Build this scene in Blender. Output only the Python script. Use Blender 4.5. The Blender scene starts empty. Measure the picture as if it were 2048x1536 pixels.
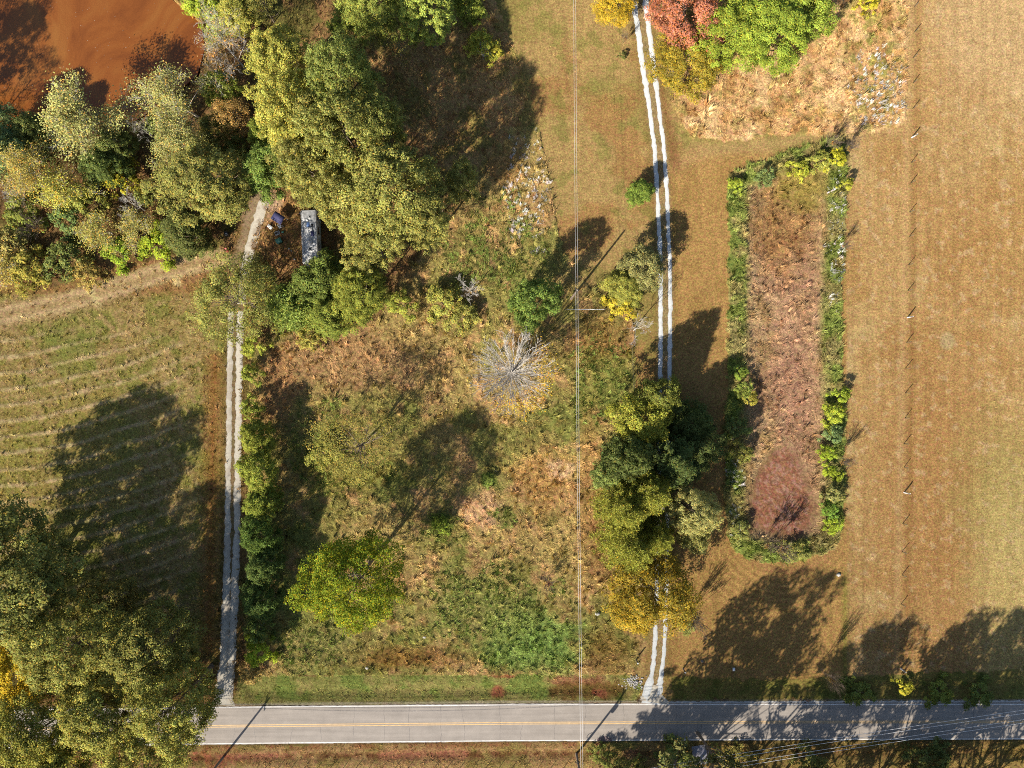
import bpy, math, random
import numpy as np
from mathutils import Vector

SC = bpy.context.scene
COL = SC.collection
R_ = math.radians

# ------------------------------------------------------------------ camera, sky, sun, exposure
CAM_H, PPM = 120.0, 11.8                      # metres above ground, photo pixels per metre on the ground
cd = bpy.data.cameras.new('camera')
cam = bpy.data.objects.new('camera', cd); COL.objects.link(cam)
cam.location = (0, 0, CAM_H); cam.rotation_euler = (0, 0, 0)
cd.sensor_fit = 'HORIZONTAL'; cd.sensor_width = 36.0
cd.lens = 18.0 / (1024.0 / PPM / CAM_H)
cd.clip_start = 0.5; cd.clip_end = 9000.0
SC.camera = cam

SUN_EL, SUN_DX, SUN_DY = R_(37.0), 0.616, 0.788   # shadows run toward +DX,+DY
w = bpy.data.worlds.new('World'); SC.world = w; w.use_nodes = True
wn = w.node_tree.nodes; wl = w.node_tree.links; wn.clear()
sky = wn.new('ShaderNodeTexSky'); sky.sky_type = 'NISHITA'; sky.sun_disc = False
sky.sun_elevation = SUN_EL; sky.sun_rotation = math.atan2(-SUN_DX, -SUN_DY)
bg = wn.new('ShaderNodeBackground'); bg.inputs['Strength'].default_value = 0.075
wo = wn.new('ShaderNodeOutputWorld')
wl.new(sky.outputs[0], bg.inputs[0]); wl.new(bg.outputs[0], wo.inputs[0])
sd = bpy.data.lights.new('sun', 'SUN'); sd.energy = 4.6; sd.angle = R_(0.55); sd.color = (1.0, 0.92, 0.80)
sun = bpy.data.objects.new('sun', sd); COL.objects.link(sun)
sun.location = (-60, -80, 150)
sun.rotation_euler = Vector((SUN_DX*math.cos(SUN_EL), SUN_DY*math.cos(SUN_EL), -math.sin(SUN_EL))).to_track_quat('-Z', 'Y').to_euler()
vs = SC.view_settings
vs.view_transform = 'Standard'; vs.look = 'None'; vs.gamma = 1.0; vs.use_curve_mapping = False
vs.exposure = 1.45
SC.cycles.use_denoising = False; SC.cycles.filter_width = 1.0

# ------------------------------------------------------------------ helpers
def W(px, py, z=0.0):
    """point at height z that stands where the photo shows pixel (px, py)"""
    k = (CAM_H - z) / CAM_H / PPM
    return ((px - 1024.0) * k, (768.0 - py) * k, z)

def lin(c):
    c = np.asarray(c, float) / 255.0
    return np.where(c <= 0.04045, c / 12.92, ((c + 0.055) / 1.055) ** 2.4)

KLIT = np.array([1.76, 1.64, 1.36]) * 1.58            # how much sun, sky and exposure multiply an albedo
def alb(r, g, b):
    return np.clip(lin((r, g, b)) / KLIT, 0, 0.9)

def link(o, parent=None):
    COL.objects.link(o)
    if parent is not None: o.parent = parent
    return o

def tag(o, label=None, cat=None, group=None, kind=None):
    if label: o['label'] = label
    if cat: o['category'] = cat
    if group: o['group'] = group
    if kind: o['kind'] = kind
    return o

def thing(name, label, cat, loc=(0, 0, 0), rz=0.0, group=None):
    o = bpy.data.objects.new(name, None); o.empty_display_size = 0.3
    o.location = loc; o.rotation_euler = (0, 0, rz)
    COL.objects.link(o)
    return tag(o, label, cat, group)

def mesh_np(name, V, F, mat=None, col=None, attr='tint', smooth=False):
    """V (n,3); F list of (m,k) int arrays; col (n,4) colours per point"""
    V = np.ascontiguousarray(V, dtype=np.float32)
    if not isinstance(F, (list, tuple)): F = [F]
    F = [np.asarray(f, dtype=np.int32) for f in F if len(f)]
    me = bpy.data.meshes.new(name)
    me.vertices.add(len(V)); me.vertices.foreach_set('co', V.ravel())
    tot = np.concatenate([np.full(len(f), f.shape[1], np.int32) for f in F])
    idx = np.concatenate([f.ravel() for f in F])
    start = np.concatenate([[0], np.cumsum(tot)[:-1]]).astype(np.int32)
    me.loops.add(len(idx)); me.loops.foreach_set('vertex_index', idx)
    me.polygons.add(len(tot)); me.polygons.foreach_set('loop_start', start); me.polygons.foreach_set('loop_total', tot)
    if smooth: me.polygons.foreach_set('use_smooth', np.ones(len(tot), bool))
    me.update(calc_edges=True)
    if col is not None:
        a = me.color_attributes.new(attr, 'FLOAT_COLOR', 'POINT')
        c = np.ones((len(V), 4), np.float32); c[:, :col.shape[1]] = col
        a.data.foreach_set('color', c.ravel())
    if mat is not None: me.materials.append(mat)
    return me

def obj(name, me, parent=None, loc=None):
    o = bpy.data.objects.new(name, me); link(o, parent)
    if loc is not None: o.location = loc
    return o

class MB:
    """collects simple solids into one mesh"""
    def __init__(s): s.v = []; s.f = {3: [], 4: []}; s.n = 0
    def add(s, V, F):
        V = np.asarray(V, float)
        s.v.append(V)
        for f in F:
            if len(f) in (3, 4): s.f[len(f)].append([i + s.n for i in f])
            else:
                for k in range(1, len(f) - 1): s.f[3].append([f[0] + s.n, f[k] + s.n, f[k + 1] + s.n])
        s.n += len(V); return s
    def box(s, cx, cy, cz, sx, sy, sz, rz=0.0, bev=0.0, taper=1.0):
        a, b, c = sx / 2, sy / 2, sz / 2
        if bev <= 0:
            ring = [(-a, -b), (a, -b), (a, b), (-a, b)]
        else:
            ring = []
            for (x, y, a0) in ((a - bev, -b + bev, -90), (a - bev, b - bev, 0), (-a + bev, b - bev, 90), (-a + bev, -b + bev, 180)):
                for k in range(4):
                    t = R_(a0 + 30 * k); ring.append((x + bev * math.cos(t), y + bev * math.sin(t)))
        n = len(ring); V = []
        lev = [(-c, 1.0), (c, taper)] if bev <= 0 else [(-c, 1.0), (c - bev * .6, taper), (c, taper * (1 - bev * .6 / max(a, b)))]
        for z, t in lev:
            for x, y in ring:
                x, y = x * t, y * t
                V.append((cx + x * math.cos(rz) - y * math.sin(rz), cy + x * math.sin(rz) + y * math.cos(rz), cz + z))
        F = [list(range(n))[::-1], [len(V) - n + i for i in range(n)]]
        for l in range(len(lev) - 1):
            for i in range(n): F.append([l * n + i, l * n + (i + 1) % n, (l + 1) * n + (i + 1) % n, (l + 1) * n + i])
        return s.add(V, F)
    def tube(s, pts, rad, sides=8, cap=True):
        pts = [Vector(p) for p in pts]
        if not hasattr(rad, '__len__'): rad = [rad] * len(pts)
        V = []; F = []
        for i, p in enumerate(pts):
            d = (pts[min(i + 1, len(pts) - 1)] - pts[max(i - 1, 0)]).normalized()
            u = d.cross(Vector((0, 0, 1)) if abs(d.z) < .9 else Vector((1, 0, 0))).normalized(); v = d.cross(u)
            for k in range(sides):
                t = 2 * math.pi * k / sides
                V.append(tuple(p + (u * math.cos(t) + v * math.sin(t)) * rad[i]))
        for i in range(len(pts) - 1):
            for k in range(sides):
                F.append([i * sides + k, i * sides + (k + 1) % sides, (i + 1) * sides + (k + 1) % sides, (i + 1) * sides + k])
        if cap:
            F.append(list(range(sides))); F.append([(len(pts) - 1) * sides + k for k in range(sides)][::-1])
        return s.add(V, F)
    def build(s, name, mat, parent=None, loc=None, smooth=False):
        me = mesh_np(name, np.concatenate(s.v), [np.array(s.f[3], np.int32).reshape(-1, 3), np.array(s.f[4], np.int32).reshape(-1, 4)], mat, smooth=smooth)
        return obj(name, me, parent, loc)

def tubes(segs, sides=4):
    """segs (n,8): p0, p1, r0, r1 -> V, F of open tapered prisms"""
    S = np.asarray(segs, float)
    p0, p1, r0, r1 = S[:, :3], S[:, 3:6], S[:, 6], S[:, 7]
    d = p1 - p0; d /= np.linalg.norm(d, axis=1, keepdims=True) + 1e-9
    ref = np.where(np.abs(d[:, 2:3]) < .9, np.array([[0, 0, 1.]]), np.array([[1., 0, 0]]))
    u = np.cross(d, ref); u /= np.linalg.norm(u, axis=1, keepdims=True) + 1e-9
    v = np.cross(d, u)
    n = len(S); V = np.zeros((n, 2 * sides, 3))
    for k in range(sides):
        t = 2 * math.pi * k / sides
        o = u * math.cos(t) + v * math.sin(t)
        V[:, k] = p0 + o * r0[:, None]; V[:, sides + k] = p1 + o * r1[:, None]
    base = (np.arange(n) * 2 * sides)[:, None]
    F = np.concatenate([base + np.array([[k, (k + 1) % sides, sides + (k + 1) % sides, sides + k]]) for k in range(sides)])
    return V.reshape(-1, 3), F

# ---- lattice noise in numpy
def vnoise(x, y, seed):
    rs = np.random.RandomState(seed); N = 256
    L = rs.rand(N, N)
    xi = np.floor(x).astype(int); yi = np.floor(y).astype(int)
    fx = x - xi; fy = y - yi
    fx = fx * fx * (3 - 2 * fx); fy = fy * fy * (3 - 2 * fy)
    a = L[xi % N, yi % N]; b = L[(xi + 1) % N, yi % N]; c = L[xi % N, (yi + 1) % N]; d = L[(xi + 1) % N, (yi + 1) % N]
    return (a * (1 - fx) + b * fx) * (1 - fy) + (c * (1 - fx) + d * fx) * fy

def fbm(x, y, scale, seed, octv=4, gain=.55):
    s = 0.0; a = 1.0; t = 0.0; f = 1.0 / scale
    ca, sa = math.cos(.6), math.sin(.6)
    for o in range(octv):
        xr, yr = x * ca - y * sa, x * sa + y * ca
        s = s + a * vnoise(xr * f + 17.3 * o + 500, yr * f + 9.1 * o + 500, seed + o); t += a
        a *= gain; f *= 2.03; x, y = xr, yr
    return s / t                                    # 0..1, mean .5

def inpoly(px, py, poly):
    r = np.zeros(px.shape, bool); n = len(poly)
    for i in range(n):
        x1, y1 = poly[i]; x2, y2 = poly[(i + 1) % n]
        if y1 == y2: continue
        c = ((y1 > py) != (y2 > py)) & (px < (x2 - x1) * (py - y1) / (y2 - y1) + x1)
        r ^= c
    return r

def dist_line(px, py, line):
    d = np.full(px.shape, 1e9)
    for (x1, y1), (x2, y2) in zip(line[:-1], line[1:]):
        dx, dy = x2 - x1, y2 - y1
        t = np.clip(((px - x1) * dx + (py - y1) * dy) / (dx * dx + dy * dy), 0, 1)
        d = np.minimum(d, np.hypot(px - x1 - t * dx, py - y1 - t * dy))
    return d

def smooth01(x): x = np.clip(x, 0, 1); return x * x * (3 - 2 * x)

# ------------------------------------------------------------------ materials
def new_mat(name):
    m = bpy.data.materials.new(name); m.use_nodes = True
    nt = m.node_tree; nt.nodes.clear()
    out = nt.nodes.new('ShaderNodeOutputMaterial')
    return m, nt, out

def node(nt, t, **kw):
    n = nt.nodes.new(t)
    for k, v in kw.items():
        if k in n.inputs: n.inputs[k].default_value = v
        else: setattr(n, k, v)
    return n

def mat_simple(name, col, rough=.7, var=.25, scale=3.0, metal=0.0, spec=.3):
    m, nt, out = new_mat(name)
    p = node(nt, 'ShaderNodeBsdfPrincipled', Roughness=rough, Metallic=metal)
    p.inputs['Specular IOR Level'].default_value = spec
    tc = node(nt, 'ShaderNodeTexCoord'); no = node(nt, 'ShaderNodeTexNoise', Scale=scale, Detail=5.0, Roughness=.65)
    nt.links.new(tc.outputs['Object'], no.inputs['Vector'])
    mr = node(nt, 'ShaderNodeMapRange'); mr.inputs[1].default_value = .25; mr.inputs[2].default_value = .75
    mr.inputs[3].default_value = 1 - var; mr.inputs[4].default_value = 1 + var
    nt.links.new(no.outputs['Fac'], mr.inputs[0])
    mx = node(nt, 'ShaderNodeMix', data_type='RGBA', blend_type='MULTIPLY'); mx.inputs[0].default_value = 1
    mx.inputs[6].default_value = (*col, 1)
    nt.links.new(mr.outputs[0], mx.inputs[7]); nt.links.new(mx.outputs[2], p.inputs['Base Color'])
    nt.links.new(p.outputs[0], out.inputs[0])
    return m

def mat_ground():
    m, nt, out = new_mat('ground_cover')
    L = nt.links.new
    at = node(nt, 'ShaderNodeAttribute', attribute_name='tint')
    geo = node(nt, 'ShaderNodeNewGeometry')
    n1 = node(nt, 'ShaderNodeTexNoise', Scale=3.2, Detail=4.0, Roughness=.75)
    n2 = node(nt, 'ShaderNodeTexNoise', Scale=9.0, Detail=2.0, Roughness=.6)
    n3 = node(nt, 'ShaderNodeTexNoise', Scale=.8, Detail=4.0, Roughness=.65)
    for n in (n1, n2, n3): L(geo.outputs['Position'], n.inputs['Vector'])
    def mr(src, a, b, lo=.36, hi=.64):
        r = node(nt, 'ShaderNodeMapRange'); r.inputs[1].default_value = lo; r.inputs[2].default_value = hi
        r.inputs[3].default_value = a; r.inputs[4].default_value = b; L(src, r.inputs[0]); return r.outputs[0]
    def mul(a, b):
        r = node(nt, 'ShaderNodeMath', operation='MULTIPLY'); L(a, r.inputs[0]); L(b, r.inputs[1]); return r.outputs[0]
    f = mul(mul(mr(n1.outputs['Fac'], .70, 1.30), mr(n2.outputs['Fac'], .80, 1.20)), mr(n3.outputs['Fac'], .86, 1.14))
    mx = node(nt, 'ShaderNodeMix', data_type='RGBA', blend_type='MULTIPLY'); mx.inputs[0].default_value = 1
    L(at.outputs['Color'], mx.inputs[6]); L(f, mx.inputs[7])
    # hue wander: greener / redder specks
    hs = node(nt, 'ShaderNodeHueSaturation'); L(mx.outputs[2], hs.inputs['Color'])
    n4 = node(nt, 'ShaderNodeTexNoise', Scale=2.1, Detail=3.0, Roughness=.7); L(geo.outputs['Position'], n4.inputs['Vector'])
    L(mr(n4.outputs['Fac'], .478, .524), hs.inputs['Hue']); hs.inputs['Saturation'].default_value = 1.0
    d = node(nt, 'ShaderNodeBsdfDiffuse', Roughness=.6); L(hs.outputs[0], d.inputs[0])
    bp = node(nt, 'ShaderNodeBump', Strength=.5, Distance=.12)
    L(n1.outputs['Fac'], bp.inputs['Height']); L(bp.outputs[0], d.inputs['Normal'])
    L(d.outputs[0], out.inputs[0])
    return m

def mat_leaf(name, trans=.3, attr_only=False):
    m, nt, out = new_mat(name); L = nt.links.new
    at = node(nt, 'ShaderNodeAttribute', attribute_name='tint')
    if attr_only:
        c = at.outputs['Color']
    else:
        oi = node(nt, 'ShaderNodeObjectInfo')
        mx = node(nt, 'ShaderNodeMix', data_type='RGBA', blend_type='MULTIPLY'); mx.inputs[0].default_value = 1
        L(oi.outputs['Color'], mx.inputs[6]); L(at.outputs['Color'], mx.inputs[7]); c = mx.outputs[2]
    d = node(nt, 'ShaderNodeBsdfDiffuse'); t = node(nt, 'ShaderNodeBsdfTranslucent')
    L(c, d.inputs[0])
    g = node(nt, 'ShaderNodeMix', data_type='RGBA', blend_type='MULTIPLY'); g.inputs[0].default_value = 1
    L(c, g.inputs[6]); g.inputs[7].default_value = (1.15, 1.2, .7, 1); L(g.outputs[2], t.inputs[0])
    ms = node(nt, 'ShaderNodeMixShader'); ms.inputs[0].default_value = trans
    L(d.outputs[0], ms.inputs[1]); L(t.outputs[0], ms.inputs[2])
    gl = node(nt, 'ShaderNodeBsdfGlossy', Roughness=.42); gl.inputs[0].default_value = (1, 1, 1, 1)
    m2 = node(nt, 'ShaderNodeMixShader'); m2.inputs[0].default_value = 0.0
    L(ms.outputs[0], m2.inputs[1]); L(gl.outputs[0], m2.inputs[2])
    L(m2.outputs[0], out.inputs[0])
    return m

def mat_gravel():
    m, nt, out = new_mat('gravel'); L = nt.links.new
    at = node(nt, 'ShaderNodeAttribute', attribute_name='tint')
    geo = node(nt, 'ShaderNodeNewGeometry')
    n1 = node(nt, 'ShaderNodeTexNoise', Scale=7.0, Detail=4.0, Roughness=.8); L(geo.outputs['Position'], n1.inputs['Vector'])
    n2 = node(nt, 'ShaderNodeTexNoise', Scale=1.3, Detail=4.0, Roughness=.7); L(geo.outputs['Position'], n2.inputs['Vector'])
    r1 = node(nt, 'ShaderNodeMapRange'); L(n1.outputs['Fac'], r1.inputs[0])
    for i, v in enumerate((.3, .7, .80, 1.16)): r1.inputs[i + 1].default_value = v
    r2 = node(nt, 'ShaderNodeMapRange'); L(n2.outputs['Fac'], r2.inputs[0])
    for i, v in enumerate((.3, .7, .92, 1.1)): r2.inputs[i + 1].default_value = v
    mm = node(nt, 'ShaderNodeMath', operation='MULTIPLY'); L(r1.outputs[0], mm.inputs[0]); L(r2.outputs[0], mm.inputs[1])
    mx = node(nt, 'ShaderNodeMix', data_type='RGBA', blend_type='MULTIPLY'); mx.inputs[0].default_value = 1
    L(at.outputs['Color'], mx.inputs[6]); L(mm.outputs[0], mx.inputs[7])
    d = node(nt, 'ShaderNodeBsdfDiffuse', Roughness=.7); L(mx.outputs[2], d.inputs[0])
    bp = node(nt, 'ShaderNodeBump', Strength=.25, Distance=.04); L(n1.outputs['Fac'], bp.inputs['Height']); L(bp.outputs[0], d.inputs['Normal'])
    L(d.outputs[0], out.inputs[0]); return m

def mat_asphalt():
    m, nt, out = new_mat('asphalt'); L = nt.links.new
    geo = node(nt, 'ShaderNodeNewGeometry')
    n1 = node(nt, 'ShaderNodeTexNoise', Scale=11.0, Detail=3.0, Roughness=.8); L(geo.outputs['Position'], n1.inputs['Vector'])
    mp = node(nt, 'ShaderNodeMapping'); mp.inputs['Scale'].default_value = (.05, 1.1, 1); L(geo.outputs['Position'], mp.inputs[0])
    n2 = node(nt, 'ShaderNodeTexNoise', Scale=1.0, Detail=5.0, Roughness=.6); L(mp.outputs[0], n2.inputs['Vector'])
    n3 = node(nt, 'ShaderNodeTexNoise', Scale=.35, Detail=5.0, Roughness=.7); L(geo.outputs['Position'], n3.inputs['Vector'])
    def mr(src, a, b):
        r = node(nt, 'ShaderNodeMapRange'); L(src, r.inputs[0])
        for i, v in enumerate((.3, .7, a, b)): r.inputs[i + 1].default_value = v
        return r.outputs[0]
    def mul(a, b):
        r = node(nt, 'ShaderNodeMath', operation='MULTIPLY'); L(a, r.inputs[0]); L(b, r.inputs[1]); return r.outputs[0]
    f = mul(mul(mr(n1.outputs['Fac'], .85, 1.15), mr(n2.outputs['Fac'], .84, 1.14)), mr(n3.outputs['Fac'], .88, 1.10))
    mx = node(nt, 'ShaderNodeMix', data_type='RGBA', blend_type='MULTIPLY'); mx.inputs[0].default_value = 1
    mx.inputs[6].default_value = (*alb(190, 174, 150), 1); L(f, mx.inputs[7])
    p = node(nt, 'ShaderNodeBsdfPrincipled', Roughness=.85); p.inputs['Specular IOR Level'].default_value = .2
    L(mx.outputs[2], p.inputs['Base Color']); L(p.outputs[0], out.inputs[0]); return m

def mat_water():
    m, nt, out = new_mat('muddy_water'); L = nt.links.new
    geo = node(nt, 'ShaderNodeNewGeometry')
    n1 = node(nt, 'ShaderNodeTexNoise', Scale=.075, Detail=6.0, Roughness=.62, Distortion=1.2); L(geo.outputs['Position'], n1.inputs['Vector'])
    n2 = node(nt, 'ShaderNodeTexNoise', Scale=5.0, Detail=3.0, Roughness=.7); L(geo.outputs['Position'], n2.inputs['Vector'])
    cr = node(nt, 'ShaderNodeValToRGB'); L(n1.outputs['Fac'], cr.inputs[0])
    e = cr.color_ramp.elements; e[0].position = .30; e[0].color = (*alb(122, 64, 26), 1); e[1].position = .72; e[1].color = (*alb(182, 118, 52), 1)
    q = e.new(.5); q.color = (*alb(164, 94, 38), 1)
    r = node(nt, 'ShaderNodeMapRange'); L(n2.outputs['Fac'], r.inputs[0])
    for i, v in enumerate((.3, .7, .86, 1.14)): r.inputs[i + 1].default_value = v
    mx = node(nt, 'ShaderNodeMix', data_type='RGBA', blend_type='MULTIPLY'); mx.inputs[0].default_value = 1
    L(cr.outputs[0], mx.inputs[6]); L(r.outputs[0], mx.inputs[7])
    p = node(nt, 'ShaderNodeBsdfPrincipled', Roughness=.12, IOR=1.33)
    L(mx.outputs[2], p.inputs['Base Color'])
    n3 = node(nt, 'ShaderNodeTexNoise', Scale=2.2, Detail=2.0); L(geo.outputs['Position'], n3.inputs['Vector'])
    bp = node(nt, 'ShaderNodeBump', Strength=.05, Distance=.05); L(n3.outputs['Fac'], bp.inputs['Height']); L(bp.outputs[0], p.inputs['Normal'])
    L(p.outputs[0], out.inputs[0]); return m

M = dict(
    ground=mat_ground(), gravel=mat_gravel(), asphalt=mat_asphalt(), water=mat_water(),
    leaf=mat_leaf('leaves', .2), grass=mat_leaf('grass_blades', .22, True),
    bark=mat_simple('bark', (.12, .09, .065), .9, .35, 4), pale_bark=mat_simple('pale_bark', (.36, .33, .29), .85, .25, 3),
    white_paint=mat_simple('road_paint_white', (.40, .39, .37), .7, .35, 1.5), yellow_paint=mat_simple('road_paint_yellow', (.36, .24, .11), .7, .3, 1.5),
    tar=mat_simple('tar', (.055, .05, .05), .6, .2, 5), patch=mat_simple('fresh_asphalt', (.10, .075, .075), .85, .15, 9),
    old_wood=mat_simple('weathered_wood', (.40, .38, .35), .85, .2, 6), pole_wood=mat_simple('pole_wood', (.15, .115, .085), .85, .25, 4),
    dark_wood=mat_simple('dark_wood', (.10, .08, .06), .85, .25, 6),
    steel=mat_simple('galvanised_steel', (.50, .51, .52), .45, .12, 6, .4, .5), rust_steel=mat_simple('green_steel_post', (.10, .085, .05), .7, .3, 9),
    wire=mat_simple('wire', (.62, .62, .62), .5, .08, 3, .2, .5), porcelain=mat_simple('porcelain', (.55, .54, .5), .3, .1, 8),
    rv_white=mat_simple('camper_shell', (.40, .39, .37), .45, .12, 2.0, 0, .5), rv_roof=mat_simple('camper_roof', (.30, .30, .295), .8, .6, 2.2),
    rv_trim=mat_simple('camper_trim', (.16, .17, .11), .5, .2, 4), glass_dark=mat_simple('dark_glass', (.02, .025, .03), .08, .1, 3, 0, .6),
    rubber=mat_simple('rubber', (.025, .025, .025), .8, .2, 6), blue_tarp=mat_simple('blue_panel', (.10, .17, .33), .6, .15, 4),
    grey_plastic=mat_simple('grey_plastic', (.30, .30, .29), .6, .25, 7), black_plastic=mat_simple('black_plastic', (.018, .018, .02), .45, .2, 6),
    navy=mat_simple('navy_canvas', (.035, .035, .09), .75, .3, 5), white_plastic=mat_simple('white_plastic', (.42, .42, .40), .5, .1, 6),
    red_plastic=mat_simple('red_plastic', (.46, .10, .09), .55, .15, 6), green_plastic=mat_simple('green_plastic', (.04, .13, .09), .5, .2, 5),
    stone=mat_simple('pale_stone', (.26, .25, .23), .9, .3, 3), dark_stone=mat_simple('dark_stone', (.12, .10, .085), .9, .3, 3),
    rubble=mat_simple('rubble_stone', (.21, .20, .19), .9, .35, 4),
    concrete=mat_simple('concrete', (.24, .235, .225), .9, .2, 4),
)

# ------------------------------------------------------------------ the land: regions in photo pixels
DRIVE_E = [(1275, -60), (1279, 0), (1292, 100), (1306, 200), (1319, 300), (1325, 400), (1330, 520), (1331, 620), (1330, 720), (1328, 820), (1327, 930), (1325, 1060), (1323, 1180), (1321, 1260), (1318, 1310), (1313, 1350), (1308, 1390), (1306, 1412)]
DRIVE_W = [(522, 395), (507, 430), (496, 470), (485, 510), (477, 560), (472, 620), (470, 680), (469, 740), (468, 800), (467, 860), (466, 930), (465, 1000), (465, 1060), (463, 1130), (461, 1200), (458, 1270), (455, 1330), (450, 1375), (448, 1412)]
TRACK = [(-80, 642), (0, 632), (130, 606), (250, 570), (340, 540), (430, 518), (470, 505)]
POND = [(-500, -500), (290, -260), (322, -60), (345, 0), (384, 30), (402, 50), (410, 95), (395, 150), (330, 205), (250, 255), (150, 290), (60, 262), (0, 255), (-120, 262), (-500, 330)]
LAWN = [(960, -80), (1010, 60), (1052, 150), (1076, 250), (1092, 330), (1105, 400), (1118, 470), (1135, 510), (1165, 560), (1200, 590), (1240, 610), (1268, 650), (1270, 800), (1275, 950), (1280, 1100), (1285, 1200), (1280, 1300), (1268, 1372), (1240, 1402), (2200, 1402), (2200, -80)]
NE_MEADOW = [(1345, 195), (1352, 120), (1350, -80), (1815, -80), (1812, 240), (1790, 258), (1650, 268), (1560, 272), (1480, 283), (1380, 274), (1358, 240)]
BASIN = [(1455, 350), (1500, 330), (1560, 308), (1630, 285), (1690, 280), (1700, 310), (1692, 400), (1688, 520), (1682, 660), (1686, 800), (1690, 900), (1690, 1000), (1682, 1070), (1664, 1100), (1600, 1122), (1540, 1126), (1480, 1112), (1456, 1085), (1450, 1000), (1452, 850), (1455, 700), (1456, 500)]
BED = [(1495, 1010), (1510, 950), (1540, 905), (1575, 880), (1605, 910), (1620, 960), (1640, 1010), (1630, 1060), (1600, 1085), (1540, 1080), (1505, 1060)]
HAY = [(-120, 560), (0, 565), (100, 575), (170, 545), (330, 515), (440, 500), (478, 520), (458, 640), (450, 800), (448, 1000), (440, 1200), (440, 1300), (300, 1340), (-120, 1200)]
MEADOW = [(505, 700), (560, 670), (640, 650), (760, 640), (800, 560), (870, 480), (930, 400), (990, 310), (1020, 260), (1076, 250), (1092, 330), (1105, 400), (1118, 470), (1135, 510), (1165, 560), (1200, 590), (1240, 610), (1268, 650), (1270, 800), (1275, 950), (1280, 1100), (1285, 1200), (1280, 1300), (1262, 1352), (900, 1352), (560, 1352), (490, 1360), (495, 1200), (500, 900)]
VERGE_N = [(478, 1352), (900, 1350), (1262, 1348), (1285, 1375), (1270, 1404), (440, 1412), (470, 1390)]
VERGE_S = [(-200, 1497), (330, 1490), (512, 1488), (1024, 1483), (1536, 1481), (2250, 1479), (2250, 1700), (-200, 1700)]
VERGE_E = [(1350, 1350), (1500, 1360), (2250, 1330), (2250, 1406), (1340, 1404)]
ROAD_T = [(-1500, 1428), (-100, 1420), (377, 1414), (512, 1412), (1024, 1407), (1536, 1405.5), (2048, 1404), (3500, 1400)]
ROAD_B = [(-1500, 1514), (-100, 1500), (327, 1491), (512, 1488.5), (1024, 1483), (1536, 1480.5), (2048, 1479), (3500, 1476)]
def yi(line, x): return np.interp(x, [p[0] for p in line], [p[1] for p in line])

# grid coordinates in photo pixels: 0.25 m cells in view, coarse rings to the horizon
def axis(lo, hi, step, far):
    a = np.arange(lo, hi + step, step); o = []
    d = step
    x = a[-1]
    while x < far: d *= 1.5; x += d; o.append(x)
    l = []; d = step; x = a[0]
    while x > -far: d *= 1.5; x -= d; l.append(x)
    return np.concatenate([l[::-1], a, o])
CELL = 2.9
GX = axis(-70, 2120, CELL, 36000); GY = axis(-70, 1606, CELL, 36000)
PX, PY = np.meshgrid(GX, GY)                       # rows: y
wx, wy = (PX - 1024) / PPM, (768 - PY) / PPM
far = (PX < -400) | (PX > 2450) | (PY < -400) | (PY > 1950)

N_big = fbm(PX, PY, 150, 11); N_mid = fbm(PX, PY, 38, 21); N_sml = fbm(PX, PY, 11, 31, 3); N_tiny = fbm(PX, PY, 5.5, 41, 2)
N_b2 = fbm(PX, PY, 95, 51); N_m2 = fbm(PX, PY, 26, 61)
wxp = PX + (N_sml - .5) * 16 + (N_mid - .5) * 10; wyp = PY + (np.roll(N_sml, 57, 1) - .5) * 16 + (np.roll(N_mid, 91, 0) - .5) * 10
def mix(A, c, m):
    m = np.clip(m, 0, 1)[..., None]; return A * (1 - m) + np.asarray(c) * m
def band(n, lo, hi): return smooth01((n - lo) / (hi - lo))
def blob(cx, cy, rx, ry, soft=.35, rag=1.0):
    d = np.hypot((PX - cx) / rx, (PY - cy) / ry) + (N_mid - .5) * 1.2 * rag + (N_sml - .5) * .8 * rag
    return smooth01((1 + soft - d) / (2 * soft))

m_lawn = inpoly(wxp, wyp, LAWN); m_ne = inpoly(wxp, wyp, NE_MEADOW); m_basin = inpoly(wxp, wyp, BASIN)
m_hay = inpoly(wxp, wyp, HAY); m_mead = inpoly(wxp * .6 + PX * .4, wyp * .6 + PY * .4, MEADOW); m_pond = inpoly(PX, PY, POND)
m_vn = inpoly(PX, PY + (N_mid - .5) * 8, VERGE_N); m_vs = inpoly(PX, PY, VERGE_S); m_ve = inpoly(wxp, wyp, VERGE_E) & ~m_mead
yt, yb = yi(ROAD_T, PX), yi(ROAD_B, PX)
m_road = (PY > yt) & (PY < yb)

# base: leaf litter under the trees
A = np.zeros(PX.shape + (3,)); A[:] = alb(140, 108, 64)
A = mix(A, alb(124, 110, 56), band(N_mid, .48, .62)); A = mix(A, alb(164, 122, 74), band(N_m2, .55, .68) * .8); A = mix(A, alb(90, 68, 40), band(N_sml, .6, .72) * .6)
glade = inpoly(wxp, wyp, [(700, -80), (960, -80), (1010, 60), (1052, 150), (1080, 250), (1000, 320), (930, 420), (850, 330), (760, 210), (720, 80)])
A = np.where(glade[..., None], mix(mix(np.zeros_like(A) + alb(196, 154, 92), alb(160, 136, 72), band(N_mid, .48, .6)), alb(170, 124, 72), band(N_sml, .54, .66) * .7), A)
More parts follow.
